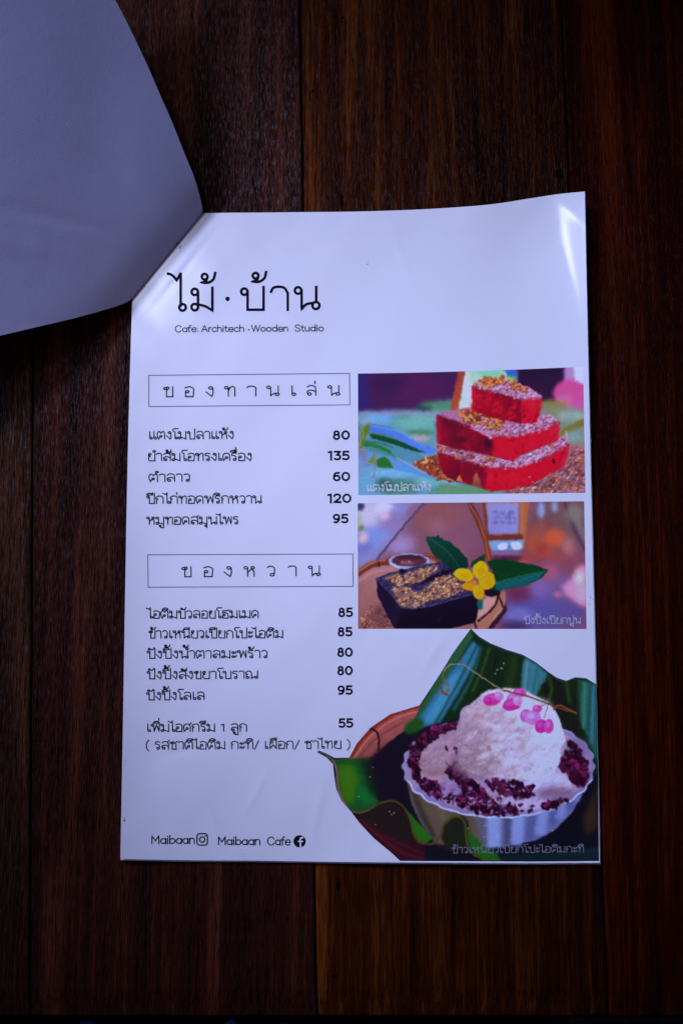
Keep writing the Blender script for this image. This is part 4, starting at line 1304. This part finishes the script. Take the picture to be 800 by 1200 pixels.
# tray
P2.frame(*Z3)
P2.poly([(15, 510), (110, 455), (240, 425), (420, 395), (540, 420), (900, 620), (900, 900), (15, 900)], (158, 112, 122), .5, tex=(9, .06, 3), c2=(138, 88, 92), gdir=[(200, 480), (100, 880)])
P2.line([(15, 512), (110, 455), (240, 425)], 44, (112, 52, 46), .3); P2.line([(15, 500), (110, 443), (240, 410)], 14, (172, 100, 80), .5)
P2.line([(230, 430), (300, 400)], 40, (112, 52, 46), .4, smooth_=False)
P2.line([(480, 385), (540, 400), (580, 440)], 34, (118, 55, 44), .4); P2.line([(470, 378), (535, 388)], 10, (150, 85, 66), .4, smooth_=False)
P2.line([(160, 430), (170, 465)], 10, (55, 22, 30), .3, smooth_=False)
P2.line([(30, 560), (130, 500), (260, 480)], 8, (190, 150, 160), .8, .7)
for k in range(5): P2.line([(25, 600 + 55 * k), (120, 560 + 60 * k)], 3, (140, 92, 96), .5, .6, smooth_=False)
P2.flakes([(30, 830), (110, 720), (200, 740), (260, 870), (30, 880)], 190, 6, [(190, 130, 100), (120, 70, 70), (205, 150, 120), (95, 50, 60)], asp=1.4)
P2.ell(170, 800, 60, 80, (90, 50, 70), 3, .5)
# dipping cup
P2.ell(367, 428, 138, 54, (140, 155, 222), .35); P2.ell(367, 424, 118, 40, (86, 46, 66), .4)
P2.ell(350, 440, 50, 14, (130, 80, 95), .9); P2.ell(372, 400, 100, 12, (58, 28, 52), .8, .8); P2.line([(240, 440), (300, 470), (400, 480), (480, 450)], 9, (175, 190, 240), .35)
P2.ell(367, 430, 6, 5, (200, 170, 190), .3); P2.ell(320, 432, 5, 4, (190, 150, 170), .3)
# left mint leaf
lf = [(478, 258), (560, 263), (600, 285), (640, 298), (672, 330), (710, 352), (730, 385), (755, 408), (764, 460), (720, 500), (670, 505), (630, 470), (590, 430), (545, 400), (515, 365), (498, 325), (484, 300)]
P2.poly(lf, (10, 64, 56), .25, c2=(8, 48, 42), gdir=[(500, 270), (740, 470)])
P2.line([(482, 262), (600, 340), (700, 460)], 4, (40, 110, 95), .3)
for k in range(7):
    x, y = 500 + 32 * k, 272 + 30 * k
    P2.line([(x, y), (x + 42, y - 8)], 2.5, (35, 100, 90), .3, .7, smooth_=False); P2.line([(x, y), (x + 8, y + 42)], 2.5, (30, 90, 84), .3, .7, smooth_=False)
for k in range(9):
    t = k / 8; P2.ell(560 + 190 * t, 262 + 150 * t ** 1.1, 9, 7, (10, 60, 50), .25)
# toast
P2.poly([(145, 542), (230, 505), (340, 482), (460, 448), (590, 432), (650, 480), (662, 510), (840, 640), (760, 662), (640, 692), (470, 738), (335, 742)], (50, 42, 84), .3, tex=(2, .25, 31))
P2.poly([(145, 540), (240, 640), (335, 740), (300, 800), (275, 890), (225, 800), (160, 670), (152, 600)], (30, 18, 52), .3)
P2.poly([(325, 738), (470, 738), (640, 692), (835, 636), (835, 720), (815, 840), (620, 884), (270, 890), (300, 800)], (24, 12, 42), .3, c2=(20, 8, 32), gdir=[(500, 700), (520, 880)])
P2.line([(145, 545), (250, 650), (330, 735), (470, 732), (640, 688), (820, 640)], 9, (62, 66, 125), .4, .8)
P2.poly([(330, 580), (440, 560), (520, 520), (650, 478), (662, 505), (560, 540), (450, 580)], (18, 8, 34), .5)
P2.ell(320, 500, 20, 24, (20, 10, 36), .6)
for rg in ([(190, 540), (300, 500), (335, 570), (320, 605), (235, 565)], [(325, 515), (440, 475), (550, 450), (575, 480), (450, 565), (345, 585)], [(245, 600), (330, 590), (420, 640), (560, 540), (650, 515), (760, 620), (640, 670), (480, 695), (420, 738), (305, 735), (275, 670)]):
    P2.poly(rg, (158, 118, 108), 1.6, .62, tex=(2, .2, 95))
for reg, n in (([(200, 540), (300, 505), (330, 570), (320, 600), (240, 560)], 110), ([(330, 520), (440, 480), (540, 455), (560, 480), (450, 560), (350, 580)], 170),
               ([(250, 600), (330, 590), (420, 640), (560, 540), (640, 520), (740, 620), (640, 665), (480, 690), (420, 735), (310, 735), (280, 670)], 420),
               ([(545, 545), (600, 520), (680, 540), (700, 600), (640, 640), (560, 590)], 160), ([(270, 660), (420, 660), (640, 600), (660, 640), (420, 720), (300, 720)], 220)):
    P2.flakes(reg, int(n * 1.3), 6.2, [(198, 148, 112), (175, 122, 100), (215, 172, 140), (150, 100, 95), (120, 80, 90), (205, 160, 135)], asp=1.5, a=.92)
P2.flakes([(160, 545), (460, 450), (600, 440), (760, 640), (470, 735), (330, 735)], 160, 5, [(110, 100, 150), (38, 28, 66), (90, 80, 130)], asp=1.3)
P2.line([(560, 840), (590, 780)], 4, (60, 50, 70), .3, .8, smooth_=False)
P2.relief([(150, 545), (460, 450), (600, 436), (820, 630), (640, 690), (470, 735), (330, 738)], .35, (3, 1.4), 91)
P2.relief([(145, 545), (330, 740), (820, 640), (820, 840), (270, 890)], .18, (4, 1.6), 92)
# tray rim right
P2.frame(*Z4)
P2.poly([(40, 840), (60, 760), (150, 660), (230, 625), (242, 640), (240, 720), (215, 760), (110, 885), (0, 890)], (160, 108, 100), .3)
P2.poly([(55, 760), (110, 670), (185, 650), (180, 690), (120, 770), (55, 815)], (186, 142, 148), .4)
P2.line([(200, 640), (170, 720), (60, 830)], 14, (60, 28, 45), .3); P2.line([(30, 830), (50, 880)], 12, (48, 20, 34), .3, smooth_=False)
P2.line([(235, 720), (170, 800), (120, 880)], 8, (200, 150, 130), .4, .7)
P2.line([(195, 660), (225, 735)], 12, (52, 22, 34), .3, smooth_=False)
P2.poly([(242, 700), (250, 760), (150, 890), (110, 890), (215, 765)], (55, 20, 40), .8)
P2.ell(150, 635, 55, 30, (25, 16, 40), .8)
P2.ell(70, 715, 20, 40, (20, 90, 100), .5)
# right mint leaf (serrated)
up_ = [(118, 432), (160, 420), (205, 414), (255, 424), (300, 428), (345, 440), (400, 448), (450, 462), (490, 478), (527, 490)]
dn_ = [(500, 520), (462, 545), (420, 565), (380, 585), (330, 590), (280, 607), (230, 612), (180, 622), (150, 620), (165, 570), (150, 500)]


def serr(pts, d):
    out = []
    for (a, b_), (c, e_) in zip(pts[:-1], pts[1:]):
        for t in (0, .33, .66):
            x, y = a + (c - a) * t, b_ + (e_ - b_) * t
            out += [(x, y), (x + (c - a) * .22, y + (e_ - b_) * .22 + d)]
    return out + [pts[-1]]


P2.poly(serr(up_, -8) + serr(dn_[:8], 8) + dn_[8:], (10, 58, 34), .22)
P2.poly([(165, 570), (260, 548), (380, 522), (500, 498), (462, 545), (380, 585), (280, 607), (180, 622)], (16, 88, 96), .5)
P2.line([(150, 580), (300, 535), (520, 492)], 4, (60, 120, 90), .3)
for k in range(8):
    x = 180 + 40 * k; y = 572 - 10 * k
    P2.line([(x, y), (x + 45, y - 60 + 5 * k)], 2.5, (34, 95, 60), .35, .8, smooth_=False)
    P2.line([(x, y), (x + 48, y + 30 - 3 * k)], 2.5, (60, 150, 160), .35, .7, smooth_=False)
P2.poly([(0, 470), (20, 425), (70, 400), (102, 378), (100, 420), (90, 450), (40, 460)], (14, 62, 36), .3)
# yellow flower
for (cx, cy, rx, ry, ro, c_) in [(-38, 520, 68, 44, .25, (228, 168, 12)), (75, 488, 54, 62, .2, (226, 166, 14)), (-8, 600, 44, 26, .2, (220, 140, 10)), (60, 636, 40, 52, -.35, (226, 160, 10)), (118, 560, 58, 62, 0, (222, 160, 14))]:
    P2.ell(cx, cy, rx, ry, (185, 122, 10), .4, .6, ro); P2.ell(cx - 2, cy - 3, rx * .94, ry * .93, c_, .35, 1, ro)
    P2.ell(cx + 6, cy + 8, rx * .5, ry * .5, (205, 135, 8), 1.2, .6, ro)
P2.line([(78, 520), (110, 500), (125, 520)], 3, (190, 115, 10), .3, .7); P2.line([(70, 560), (90, 540), (160, 520)], 4, (185, 110, 10), .4, .7)
P2.ell(28, 572, 22, 16, (205, 112, 18), .5); P2.ell(30, 566, 8, 6, (235, 150, 40), .3)
soften(P2, .38)
P2.grain(.05, .7, 41)

# ---- print 3: rice pudding bowl with ice cream on banana leaf (cut out, runs off the page corner)
P3 = Paint(366, 732, 708, 1018, 2.2, (24, 16, 34))
ZC = (370, 730, 2.353); Z5 = (370, 735, 4.706); Z6 = (530, 735, 4.571); Z7 = (370, 870, 4.706); Z8 = (530, 870, 4.571)
P3.frame(*ZC)
P3.poly([(80, 380), (115, 325), (155, 280), (205, 245), (300, 215), (285, 270), (200, 330), (160, 390)], (150, 82, 88), .5, tex=(8, .08, 51))
P3.line([(90, 378), (118, 332), (158, 288), (208, 254), (290, 226)], 13, (128, 48, 36), .4)
P3.line([(104, 374), (128, 340), (166, 300), (212, 268), (280, 244)], 3, (190, 120, 105), .5)
P3.line([(112, 378), (140, 345), (180, 310), (240, 275)], 3, (110, 58, 62), .5)
P3.line([(145, 291), (165, 298), (174, 320), (172, 350)], 5, (48, 18, 34), .3)
P3.poly([(140, 380), (180, 345), (250, 300), (300, 270), (400, 260), (420, 600), (300, 600), (150, 500)], (26, 18, 38), 2)
P3.poly([(80, 505), (130, 560), (170, 600), (240, 665), (600, 665), (420, 640), (300, 600), (240, 560), (160, 510)], (66, 18, 34), 1.0, c2=(40, 12, 34), gdir=[(150, 600), (460, 640)])
P3.line([(100, 520), (170, 585), (250, 640), (330, 655)], 7, (92, 30, 40), 1.0, .8); P3.line([(190, 590), (300, 640)], 3, (100, 45, 50), .7, .6, smooth_=False)
P3.poly([(690, 560), (780, 380), (790, 670), (500, 670), (560, 620)], (20, 18, 38), 1.5)
P3.poly([(735, 540), (775, 440), (775, 560), (745, 590)], (62, 45, 34), 2.2)
P3.poly([(560, 640), (780, 620), (785, 665), (560, 668)], (18, 42, 60), 1.6)
# big leaf
leaf = [(427, 14), (450, 38), (480, 56), (525, 74), (570, 88), (605, 108), (640, 135), (665, 152), (690, 160), (715, 150), (745, 153), (790, 172), (790, 420), (700, 420), (560, 280), (400, 262), (330, 280), (250, 310), (275, 262), (290, 226), (340, 145), (380, 80)]
P3.poly(leaf, (20, 42, 24), .3)
P3.poly([(427, 16), (380, 80), (340, 145), (290, 226), (262, 285), (300, 262), (350, 170), (400, 90), (432, 40)], (44, 88, 62), .8)
P3.poly([(432, 50), (452, 66), (440, 110), (395, 190), (345, 272), (262, 300), (300, 240), (360, 150), (405, 90)], (52, 112, 160), 1.3)
P3.poly([(370, 150), (400, 130), (370, 210), (320, 275), (290, 280)], (72, 140, 190), 1.6, .8)
P3.line([(445, 62), (400, 150), (330, 275)], 6, (30, 80, 70), .8, .9)
P3.line([(458, 68), (430, 150), (380, 240)], 9, (35, 88, 92), 1.2)
P3.ell(270, 285, 30, 18, (32, 80, 30), 2, 1, -.5)
P3.poly([(462, 60), (490, 70), (470, 130), (425, 215), (400, 240), (440, 140)], (22, 44, 24), 1.3)
P3.line([(478, 70), (455, 140), (430, 190)], 6, (52, 82, 34), 1.0)
P3.line([(500, 80), (482, 150)], 10, (18, 34, 24), 1.4, smooth_=False)
P3.line([(548, 96), (530, 200)], 18, (34, 58, 28), 1.5, smooth_=False)
P3.poly([(575, 94), (608, 114), (640, 142), (620, 180), (600, 215), (565, 190), (568, 130)], (62, 118, 142), 1.3)
P3.line([(584, 104), (574, 190)], 5, (92, 150, 160), 1.0, .8, smooth_=False); P3.line([(610, 125), (596, 205)], 5, (40, 90, 110), 1, .8, smooth_=False)
P3.poly([(620, 170), (660, 155), (700, 170), (735, 240), (735, 330), (690, 300), (640, 230)], (26, 30, 24), 1.5)
P3.line([(640, 150), (650, 185), (640, 215)], 8, (48, 70, 36), 1.2)
P3.line([(690, 165), (700, 220)], 10, (46, 70, 38), 1.4, smooth_=False)
P3.poly([(722, 156), (790, 172), (790, 420), (750, 320), (728, 270)], (42, 92, 92), 1.3)
P3.line([(742, 165), (738, 290)], 8, (66, 130, 128), 1.1, .8, smooth_=False); P3.line([(764, 175), (760, 330)], 7, (62, 124, 165), 1.1, .9, smooth_=False)
P3.line([(728, 160), (722, 260)], 5, (30, 60, 40), 1, .8, smooth_=False)
P3.line([(427, 18), (450, 40), (480, 58), (525, 76), (570, 90), (640, 137), (690, 162), (715, 152), (745, 155), (780, 172)], 3, (75, 85, 105), .4, .7)
for k in range(26):
    x = 430 + rng.uniform(0, 340); P3.line([(x, 70 + (x - 430) * .3), (x - 10, 200 + (x - 430) * .3)], 1.6, (80, 120, 100) if k % 2 else (12, 30, 20), .4, .25, smooth_=False)
P3.ell(500, 130, 3, 2, (150, 160, 160), .2); P3.ell(512, 126, 4, 2, (150, 160, 160), .2); P3.ell(494, 140, 3, 2, (140, 150, 150), .2); P3.ell(518, 112, 2, 3, (150, 160, 160), .2)
# small leaf at the left
P3.frame(*Z7)
P3.poly([(15, 50), (45, 55), (75, 78), (105, 97), (170, 92), (270, 85), (290, 180), (345, 330), (300, 372), (240, 388), (185, 380), (145, 330), (118, 230), (105, 130), (80, 95)], (24, 84, 40), .35)
P3.poly([(120, 130), (200, 110), (240, 200), (220, 330), (180, 350), (140, 300), (120, 200)], (62, 112, 22), 3)
P3.poly([(230, 230), (300, 260), (340, 330), (270, 350), (220, 300)], (22, 105, 50), 2.2)
P3.poly([(240, 90), (300, 90), (330, 240), (360, 330), (300, 280)], (24, 40, 34), 3)
P3.line([(120, 110), (180, 120), (260, 100)], 5, (20, 80, 55), 1); P3.line([(150, 200), (230, 190), (290, 200)], 4, (45, 110, 60), 1, .6); P3.line([(130, 160), (220, 150), (280, 150)], 3, (50, 115, 60), .8, .5)
P3.line([(12, 48), (50, 62), (85, 92), (110, 135), (118, 230), (142, 310), (180, 372)], 12, (122, 92, 100), .35)
P3.line([(20, 50), (60, 68), (100, 96), (170, 90)], 7, (72, 78, 44), .4)
# bowl body
P3.frame(*ZC)
body = [(243, 370), (252, 430), (262, 490), (285, 545), (315, 590), (360, 615), (440, 622), (520, 618), (600, 602), (655, 575), (705, 525), (742, 460), (768, 395), (700, 440), (505, 500), (300, 440)]
P3.poly(body, (104, 110, 175), .5)
P3.poly([(243, 370), (252, 430), (262, 490), (285, 545), (330, 610), (470, 625), (440, 530), (340, 480), (290, 430)], (96, 84, 80), 1.4)
P3.line([(262, 440), (290, 520), (325, 590)], 14, (52, 44, 48), 2, .8); P3.line([(340, 500), (370, 590)], 12, (112, 100, 96), 2, .7, smooth_=False)
for (x, wd_, c_) in [(405, 30, (84, 74, 82)), (455, 26, (92, 92, 120)), (490, 36, (138, 160, 232)), (530, 20, (74, 74, 118)), (560, 34, (136, 154, 232)), (600, 22, (88, 92, 158)), (632, 30, (132, 148, 228)), (668, 18, (84, 86, 160)), (692, 24, (126, 140, 222)), (722, 16, (84, 86, 165)), (742, 16, (124, 136, 222))]:
    y0_ = 535 - ((x - 505) / 262.) ** 2 * 150
    P3.line([(x, y0_ - 10), (x - (x - 505) * .10, y0_ + 75)], wd_, c_, 2.0, .85, smooth_=False)
P3.poly([(300, 600), (350, 628), (450, 632), (560, 624), (650, 596), (720, 540), (765, 450), (790, 480), (760, 600), (640, 660), (300, 660)], (20, 18, 36), 1.6)
P3.poly([(735, 540), (775, 450), (775, 560), (745, 590)], (58, 42, 34), 2.5)
P3.poly([(560, 640), (780, 622), (785, 668), (560, 668)], (18, 42, 60), 1.6)
# rim: fluted ellipse
t = np.linspace(0, 2 * np.pi, 240, endpoint=False)
fl_ = 1 + .012 * np.cos(t * 26)
rim = np.stack([505 + 263 * np.cos(t) * fl_, 397 + 140 * np.sin(t) * fl_], 1)
P3.poly(rim, (128, 122, 190), .4)
P3.poly(np.stack([505 + 263 * np.cos(t) * fl_, 397 + 140 * np.sin(t) * fl_], 1)[100:150], (150, 140, 180), 1, .6)
inn = np.stack([507 + 250 * np.cos(t), 395 + 129 * np.sin(t)], 1)
P3.poly(inn, (160, 132, 180), .6)
P3.line(rim[10:110], 4.5, (188, 194, 250), .35); P3.line(rim[110:160], 4.5, (150, 140, 195), .4); P3.line(rim[165:235], 4, (155, 150, 215), .4)
# cream inside
P3.ell(505, 400, 235, 112, (164, 138, 182), 3)
P3.poly([(285, 350), (345, 300), (395, 285), (400, 400), (330, 430), (290, 400)], (150, 120, 150), 4, .6)
P3.ell(330, 390, 50, 36, (148, 116, 142), 3); P3.ell(380, 460, 60, 26, (150, 120, 188), 3); P3.ell(560, 445, 110, 26, (150, 135, 205), 3); P3.ell(600, 490, 80, 24, (140, 125, 190), 4)
P3.ell(640, 440, 70, 34, (186, 182, 244), 3.5); P3.ell(580, 500, 90, 18, (178, 168, 228), 3); P3.ell(450, 500, 50, 14, (170, 155, 220), 2.5); P3.ell(340, 360, 60, 40, (166, 140, 180), 5, .6); P3.ell(660, 470, 50, 18, (130, 105, 150), 3); P3.ell(720, 350, 30, 30, (120, 110, 170), 3)
dk = [(64, 14, 52), (44, 10, 44), (88, 22, 72), (34, 8, 36), (110, 32, 88)]


def berries(pts, n, size, base=True):
    if base: P3.poly(pts, (58, 16, 52), 1.2, .72)
    P3.flakes(pts, n, size, dk, asp=1.7, blur=.2, a=.95)


berries([(256, 385), (258, 350), (290, 310), (340, 285), (392, 272), (395, 288), (345, 305), (300, 340), (280, 380), (285, 430), (270, 430)], 130, 7)
berries([(270, 420), (300, 430), (330, 440), (345, 470), (340, 490), (300, 470)], 60, 7, False)
berries([(385, 385), (410, 395), (420, 425), (450, 450), (500, 500), (540, 505), (560, 525), (470, 528), (400, 505), (385, 480), (410, 460), (380, 430), (355, 410)], 190, 7)
berries([(460, 435), (520, 430), (600, 450), (600, 475), (560, 480), (500, 465)], 90, 7, False)
berries([(660, 390), (690, 350), (720, 350), (745, 390), (755, 415), (735, 450), (700, 430), (680, 400)], 110, 7.5)
berries([(620, 500), (660, 488), (700, 486), (660, 510), (625, 518)], 40, 6)
berries([(690, 325), (715, 335), (735, 365), (715, 355)], 26, 5)
berries([(300, 450), (400, 480), (520, 520), (440, 520), (340, 490)], 70, 5, False)
P3.flakes([(430, 470), (600, 500), (590, 525), (450, 525)], 36, 5, dk, asp=1.8)
P3.flakes([(350, 340), (390, 340), (390, 400), (360, 400)], 8, 6, dk)
P3.flakes([(285, 440), (420, 450), (520, 515), (330, 480)], 34, 4, [(140, 105, 170), (150, 125, 195), (120, 75, 130)], asp=1.5)
P3.flakes([(400, 480), (560, 500), (540, 530), (420, 520)], 30, 4, [(150, 105, 165), (170, 130, 190)], asp=1.5)
P3.relief(inn, 0.07, (7, 3), 81, (-.5, -.8), 1.0)
# ice cream
ice = [(390, 350), (386, 300), (396, 262), (402, 238), (428, 222), (448, 205), (466, 190), (495, 183), (530, 181), (570, 188), (605, 202), (640, 222), (664, 250), (678, 290), (686, 325), (672, 350), (674, 380), (655, 410), (610, 432), (560, 432), (500, 428), (440, 420), (408, 402), (394, 380)]
P3.ell(455, 385, 85, 45, (112, 84, 124), 3.5, .6)
P3.poly(ice, (156, 134, 170), .5, smooth_=True, c2=(214, 212, 252), gdir=[(410, 340), (590, 290)], tex=(4, .10, 61))
P3.ell(460, 265, 42, 36, (176, 146, 172), 2.5, .6); P3.ell(438, 330, 36, 52, (156, 132, 164), 3, .7); P3.ell(440, 390, 60, 30, (150, 125, 150), 4, .8)
P3.ell(600, 230, 50, 22, (205, 205, 245), 3, .8); P3.ell(640, 330, 36, 70, (200, 200, 248), 4, .8); P3.ell(560, 340, 50, 60, (185, 180, 232), 4, .7)
P3.ell(505, 275, 50, 30, (185, 165, 205), 3, .8); P3.ell(530, 195, 60, 12, (215, 205, 240), 2, .8); P3.ell(620, 400, 40, 26, (180, 190, 250), 3, .7)
for k in range(60):      # lumps: a light cap over a darker lower rim
    a = rng.uniform(0, 6.28); r_ = rng.uniform(0, 1) ** .6
    x = 535 + 125 * r_ * math.cos(a); y = 312 + 98 * r_ * math.sin(a); q = rng.uniform(8, 20)
    P3.ell(x + 2, y + q * .35, q, q * .5, (148, 124, 160), 1.2, .22, rng.uniform(-.7, .4), n=12)
    P3.ell(x - 1, y - q * .12, q * .9, q * .42, (212, 206, 248), 1.1, .28, rng.uniform(-.7, .4), n=12)
for k in range(150):
    a = rng.uniform(0, 6.28); r_ = rng.uniform(0, 1) ** .6
    x = 535 + 135 * r_ * math.cos(a); y = 315 + 105 * r_ * math.sin(a)
    rt = (x - 400) / 280
    c_ = np.array((205, 200, 245)) if rng.random() < .5 + .2 * rt else np.array((150, 118, 150)) + rt * np.array((0, 20, 50))
    P3.ell(x, y, rng.uniform(4, 14), rng.uniform(3, 8), c_, rng.uniform(.6, 1.4), rng.uniform(.15, .42), rng.uniform(-.9, .3), n=10)
P3.flakes(ice, 200, 4.5, [(205, 202, 244), (165, 138, 172), (185, 172, 220), (150, 122, 155)], asp=1.6, blur=.5, a=.28, sh=False)
P3.relief(ice, 0.065, (14, 6, 2.4), 71, (-0.35, -0.9), 1.6, True)
P3.relief(ice, 0.07, (1.0,), 75, (-0.5, -0.8), 1.0, True)
P3.ell(476, 346, 6, 9, (132, 92, 96), 1.0, .6); P3.ell(570, 345, 7, 12, (165, 135, 150), 1.2, .5); P3.ell(440, 350, 10, 6, (150, 118, 135), 1.2, .5); P3.ell(490, 328, 16, 4, (145, 112, 135), 1.0, .5, -.3)
# pink blossoms
pk = [(486, 212, 26, 17, -.2, (212, 62, 172)), (476, 216, 12, 11, 0, (198, 40, 150)), (505, 202, 14, 12, .3, (226, 120, 205)), (562, 192, 18, 12, .2, (216, 70, 178)), (545, 208, 24, 16, -.7, (222, 88, 190)),
      (540, 226, 26, 17, -.2, (208, 48, 158)), (556, 215, 14, 14, 0, (232, 130, 210)), (578, 256, 16, 18, .3, (205, 90, 190)), (598, 262, 22, 21, .1, (212, 120, 212)), (610, 237, 14, 11, 0, (215, 80, 180)),
      (622, 286, 18, 19, .2, (206, 44, 158)), (642, 286, 14, 20, .1, (214, 70, 180))]
for (cx, cy, rx, ry, ro, c_) in pk:
    P3.ell(cx, cy, rx, ry, c_, .35, 1, ro); P3.ell(cx - rx * .25, cy - ry * .25, rx * .45, ry * .4, np.minimum(np.array(c_) + (22, 60, 38), 245), .7, .6, ro)
    P3.ell(cx + rx * .3, cy + ry * .4, rx * .4, ry * .3, np.array(c_) * .78, .6, .5, ro)
# dried vine
P3.line([(356, 128), (350, 145), (356, 160), (366, 170), (358, 190), (348, 196), (344, 180), (356, 168), (366, 182), (362, 196)], 3, (128, 92, 62), .25)
P3.line([(345, 172), (350, 190), (362, 200)], 5, (110, 70, 45), .3)
P3.line([(354, 132), (364, 120), (400, 114), (440, 138), (480, 165), (520, 190)], 3, (150, 130, 112), .25)
P3.line([(515, 186), (560, 196), (610, 212), (660, 232), (718, 250)], 4.2, (112, 66, 50), .3)
P3.line([(655, 240), (668, 228), (690, 236), (718, 250)], 4, (135, 82, 62), .3)
P3.line([(400, 114), (402, 100), (408, 86)], 3, (105, 75, 52), .3); P3.line([(640, 226), (634, 248), (628, 262)], 2.4, (128, 70, 90), .3); P3.line([(640, 222), (612, 234)], 2.4, (128, 70, 90), .3, smooth_=False)
# curling leaf edge in front
P3.frame(*Z7)
P3.poly([(185, 388), (250, 388), (320, 362), (370, 335), (430, 328), (480, 370), (510, 420), (535, 500), (560, 560), (440, 540), (300, 450), (220, 420)], (38, 28, 30), 1.2)
P3.poly([(505, 375), (540, 420), (590, 470), (645, 535), (600, 560), (560, 540), (535, 490), (518, 430)], (42, 104, 28), .6)
P3.poly([(690, 520), (705, 460), (760, 412), (810, 405), (840, 440), (860, 600), (720, 600)], (34, 38, 26), 1.0)
P3.line([(182, 378), (240, 386), (300, 368), (365, 332), (430, 324), (485, 360), (515, 420), (535, 490), (560, 545), (600, 560), (655, 555), (688, 515), (700, 462), (745, 418), (800, 404)], 11, (80, 72, 38), .5)
P3.line([(182, 382), (240, 391), (300, 374)], 6, (130, 92, 90), .4, .8)
P3.frame(*Z8)
P3.line([(0, 398), (35, 400), (62, 430), (72, 500), (85, 560), (120, 605), (180, 636), (260, 645)], 10, (78, 80, 34), .5)
P3.poly([(76, 455), (110, 500), (170, 555), (240, 600), (270, 640), (180, 636), (120, 600), (88, 545)], (36, 96, 32), .7)
P3.poly([(240, 600), (330, 606), (560, 600), (790, 610), (790, 650), (270, 650)], (20, 40, 50), 2)
for (x, y) in [(85, 462), (170, 446), (184, 446), (168, 510), (186, 509), (236, 503), (535, 474)]: P3.ell(x, y, 5, 2.5, (170, 165, 180), .15)
P3.frame(*Z7)
for (x, y) in [(406, 382), (432, 392), (418, 400), (326, 456), (312, 138), (298, 192), (560, 90), (236, 298)]: P3.ell(x, y, 4, 4, (150, 150, 160), .15)
soften(P3, .36)
P3.grain(.05, .7, 42)

ZCf = lambda pts: [(370 + a / 2.353, 730 + b_ / 2.353) for a, b_ in pts]
out3 = ZCf([(427, 16), (450, 38), (480, 56), (525, 74), (570, 88), (605, 108), (640, 135), (665, 152), (690, 160), (715, 150), (745, 153), (773, 170)])
out3 += [(698.5, 803), (699.6, 870), (700.6, 940), (701.6, 1009.4), (620, 1010), (468.5, 1009.2)]
out3 += ZCf([(205, 632), (160, 595), (120, 552), (96, 520), (88, 512), (70, 490), (56, 458), (50, 420), (47, 390), (30, 372), (3, 357), (8, 352), (28, 360), (52, 373), (92, 372), (112, 334), (150, 290), (205, 252), (285, 228), (300, 206), (340, 145), (380, 80)])
out3 = np.array(out3)
x0, y0, x1, y1 = out3[:, 0].min(), out3[:, 1].min(), out3[:, 0].max(), out3[:, 1].max()
nx = int((x1 - x0) / STEP) + 1; ny = int((y1 - y0) / STEP) + 1
xs = np.linspace(x0, x1, nx); ys = np.linspace(y0, y1, ny)
xc = (xs[:-1] + xs[1:]) / 2; yc = (ys[:-1] + ys[1:]) / 2
ins = np.zeros((nx - 1, ny - 1), bool)
for (ax, ay), (bx, by) in zip(out3, np.roll(out3, -1, 0)):
    if ay == by: continue
    rows = (ay > yc) != (by > yc)
    if rows.any(): ins[:, rows] ^= xc[:, None] < (ax + (yc[rows] - ay) * (bx - ax) / (by - ay))[None]
Fg = grid_faces(nx, ny)[:, ::-1][ins.ravel()]
used, inv = np.unique(Fg, return_inverse=True)
XX, YY = np.meshgrid(xs, ys, indexing='ij')
qx, qy = XX.ravel()[used], YY.ravel()[used]
# ease the stair-stepped border onto the true outline
cnt = np.bincount(inv.ravel(), minlength=len(used))
bd = np.where(cnt < 4)[0]
A_, B_ = out3, np.roll(out3, -1, 0)
for i in bd:
    p = np.array([qx[i], qy[i]]); ab = B_ - A_
    tt = np.clip(((p - A_) * ab).sum(1) / ((ab ** 2).sum(1) + 1e-9), 0, 1)
    c = A_ + ab * tt[:, None]; d_ = np.linalg.norm(c - p, axis=1); k = d_.argmin()
    if d_[k] < 0.45: qx[i], qy[i] = c[k]
Pq = pt(qx, qy, Zf(qx, qy) + 0.00004)
cols = shown_to_ink(P3.sample(qx, qy, 0.55))
ph3 = mesh_obj('printed_photo', loc(Pq), inv.reshape(-1, 4), M_print, page, True, cols)
ph3['label'] = 'cut-out print of an ice cream dessert bowl on banana leaf'
ph1 = photo_quad('printed_photo', P1, (419.2, 437.6), (683, 429.6), (685.5, 577.4), (419.8, 580.2), 'printed picture of stacked red watermelon blocks with toasted flakes', 1.2)
ph2 = photo_quad('printed_photo', P2, (418.9, 589.7), (684.2, 587.4), (687.0, 737.2), (419.5, 737.0), 'printed picture of black toast, yellow flower and mint on a tray', 0.3, 0.6)

for (t_, xa, ya, xb, yb, sz, wd, mc) in [("แตงโมปลาแห้ง", 429.9, 575.4, 504.8, 574.8, 7.6, .95, M_cap1), ("ปังปิ้งเปียกปูน", 613.9, 731.0, 680, 730.7, 6.8, .85, M_cap), ("ข้าวเหนียวเปียกโปะไอติมกะทิ", 529.5, 1000.2, 683.8, 999, 7.0, .8, M_cap2)]:
    ik = Ink(); write(ik, t_, xa, ya, xb, yb, sz, wd); ik.build('caption_lettering', mc, 0.00003)
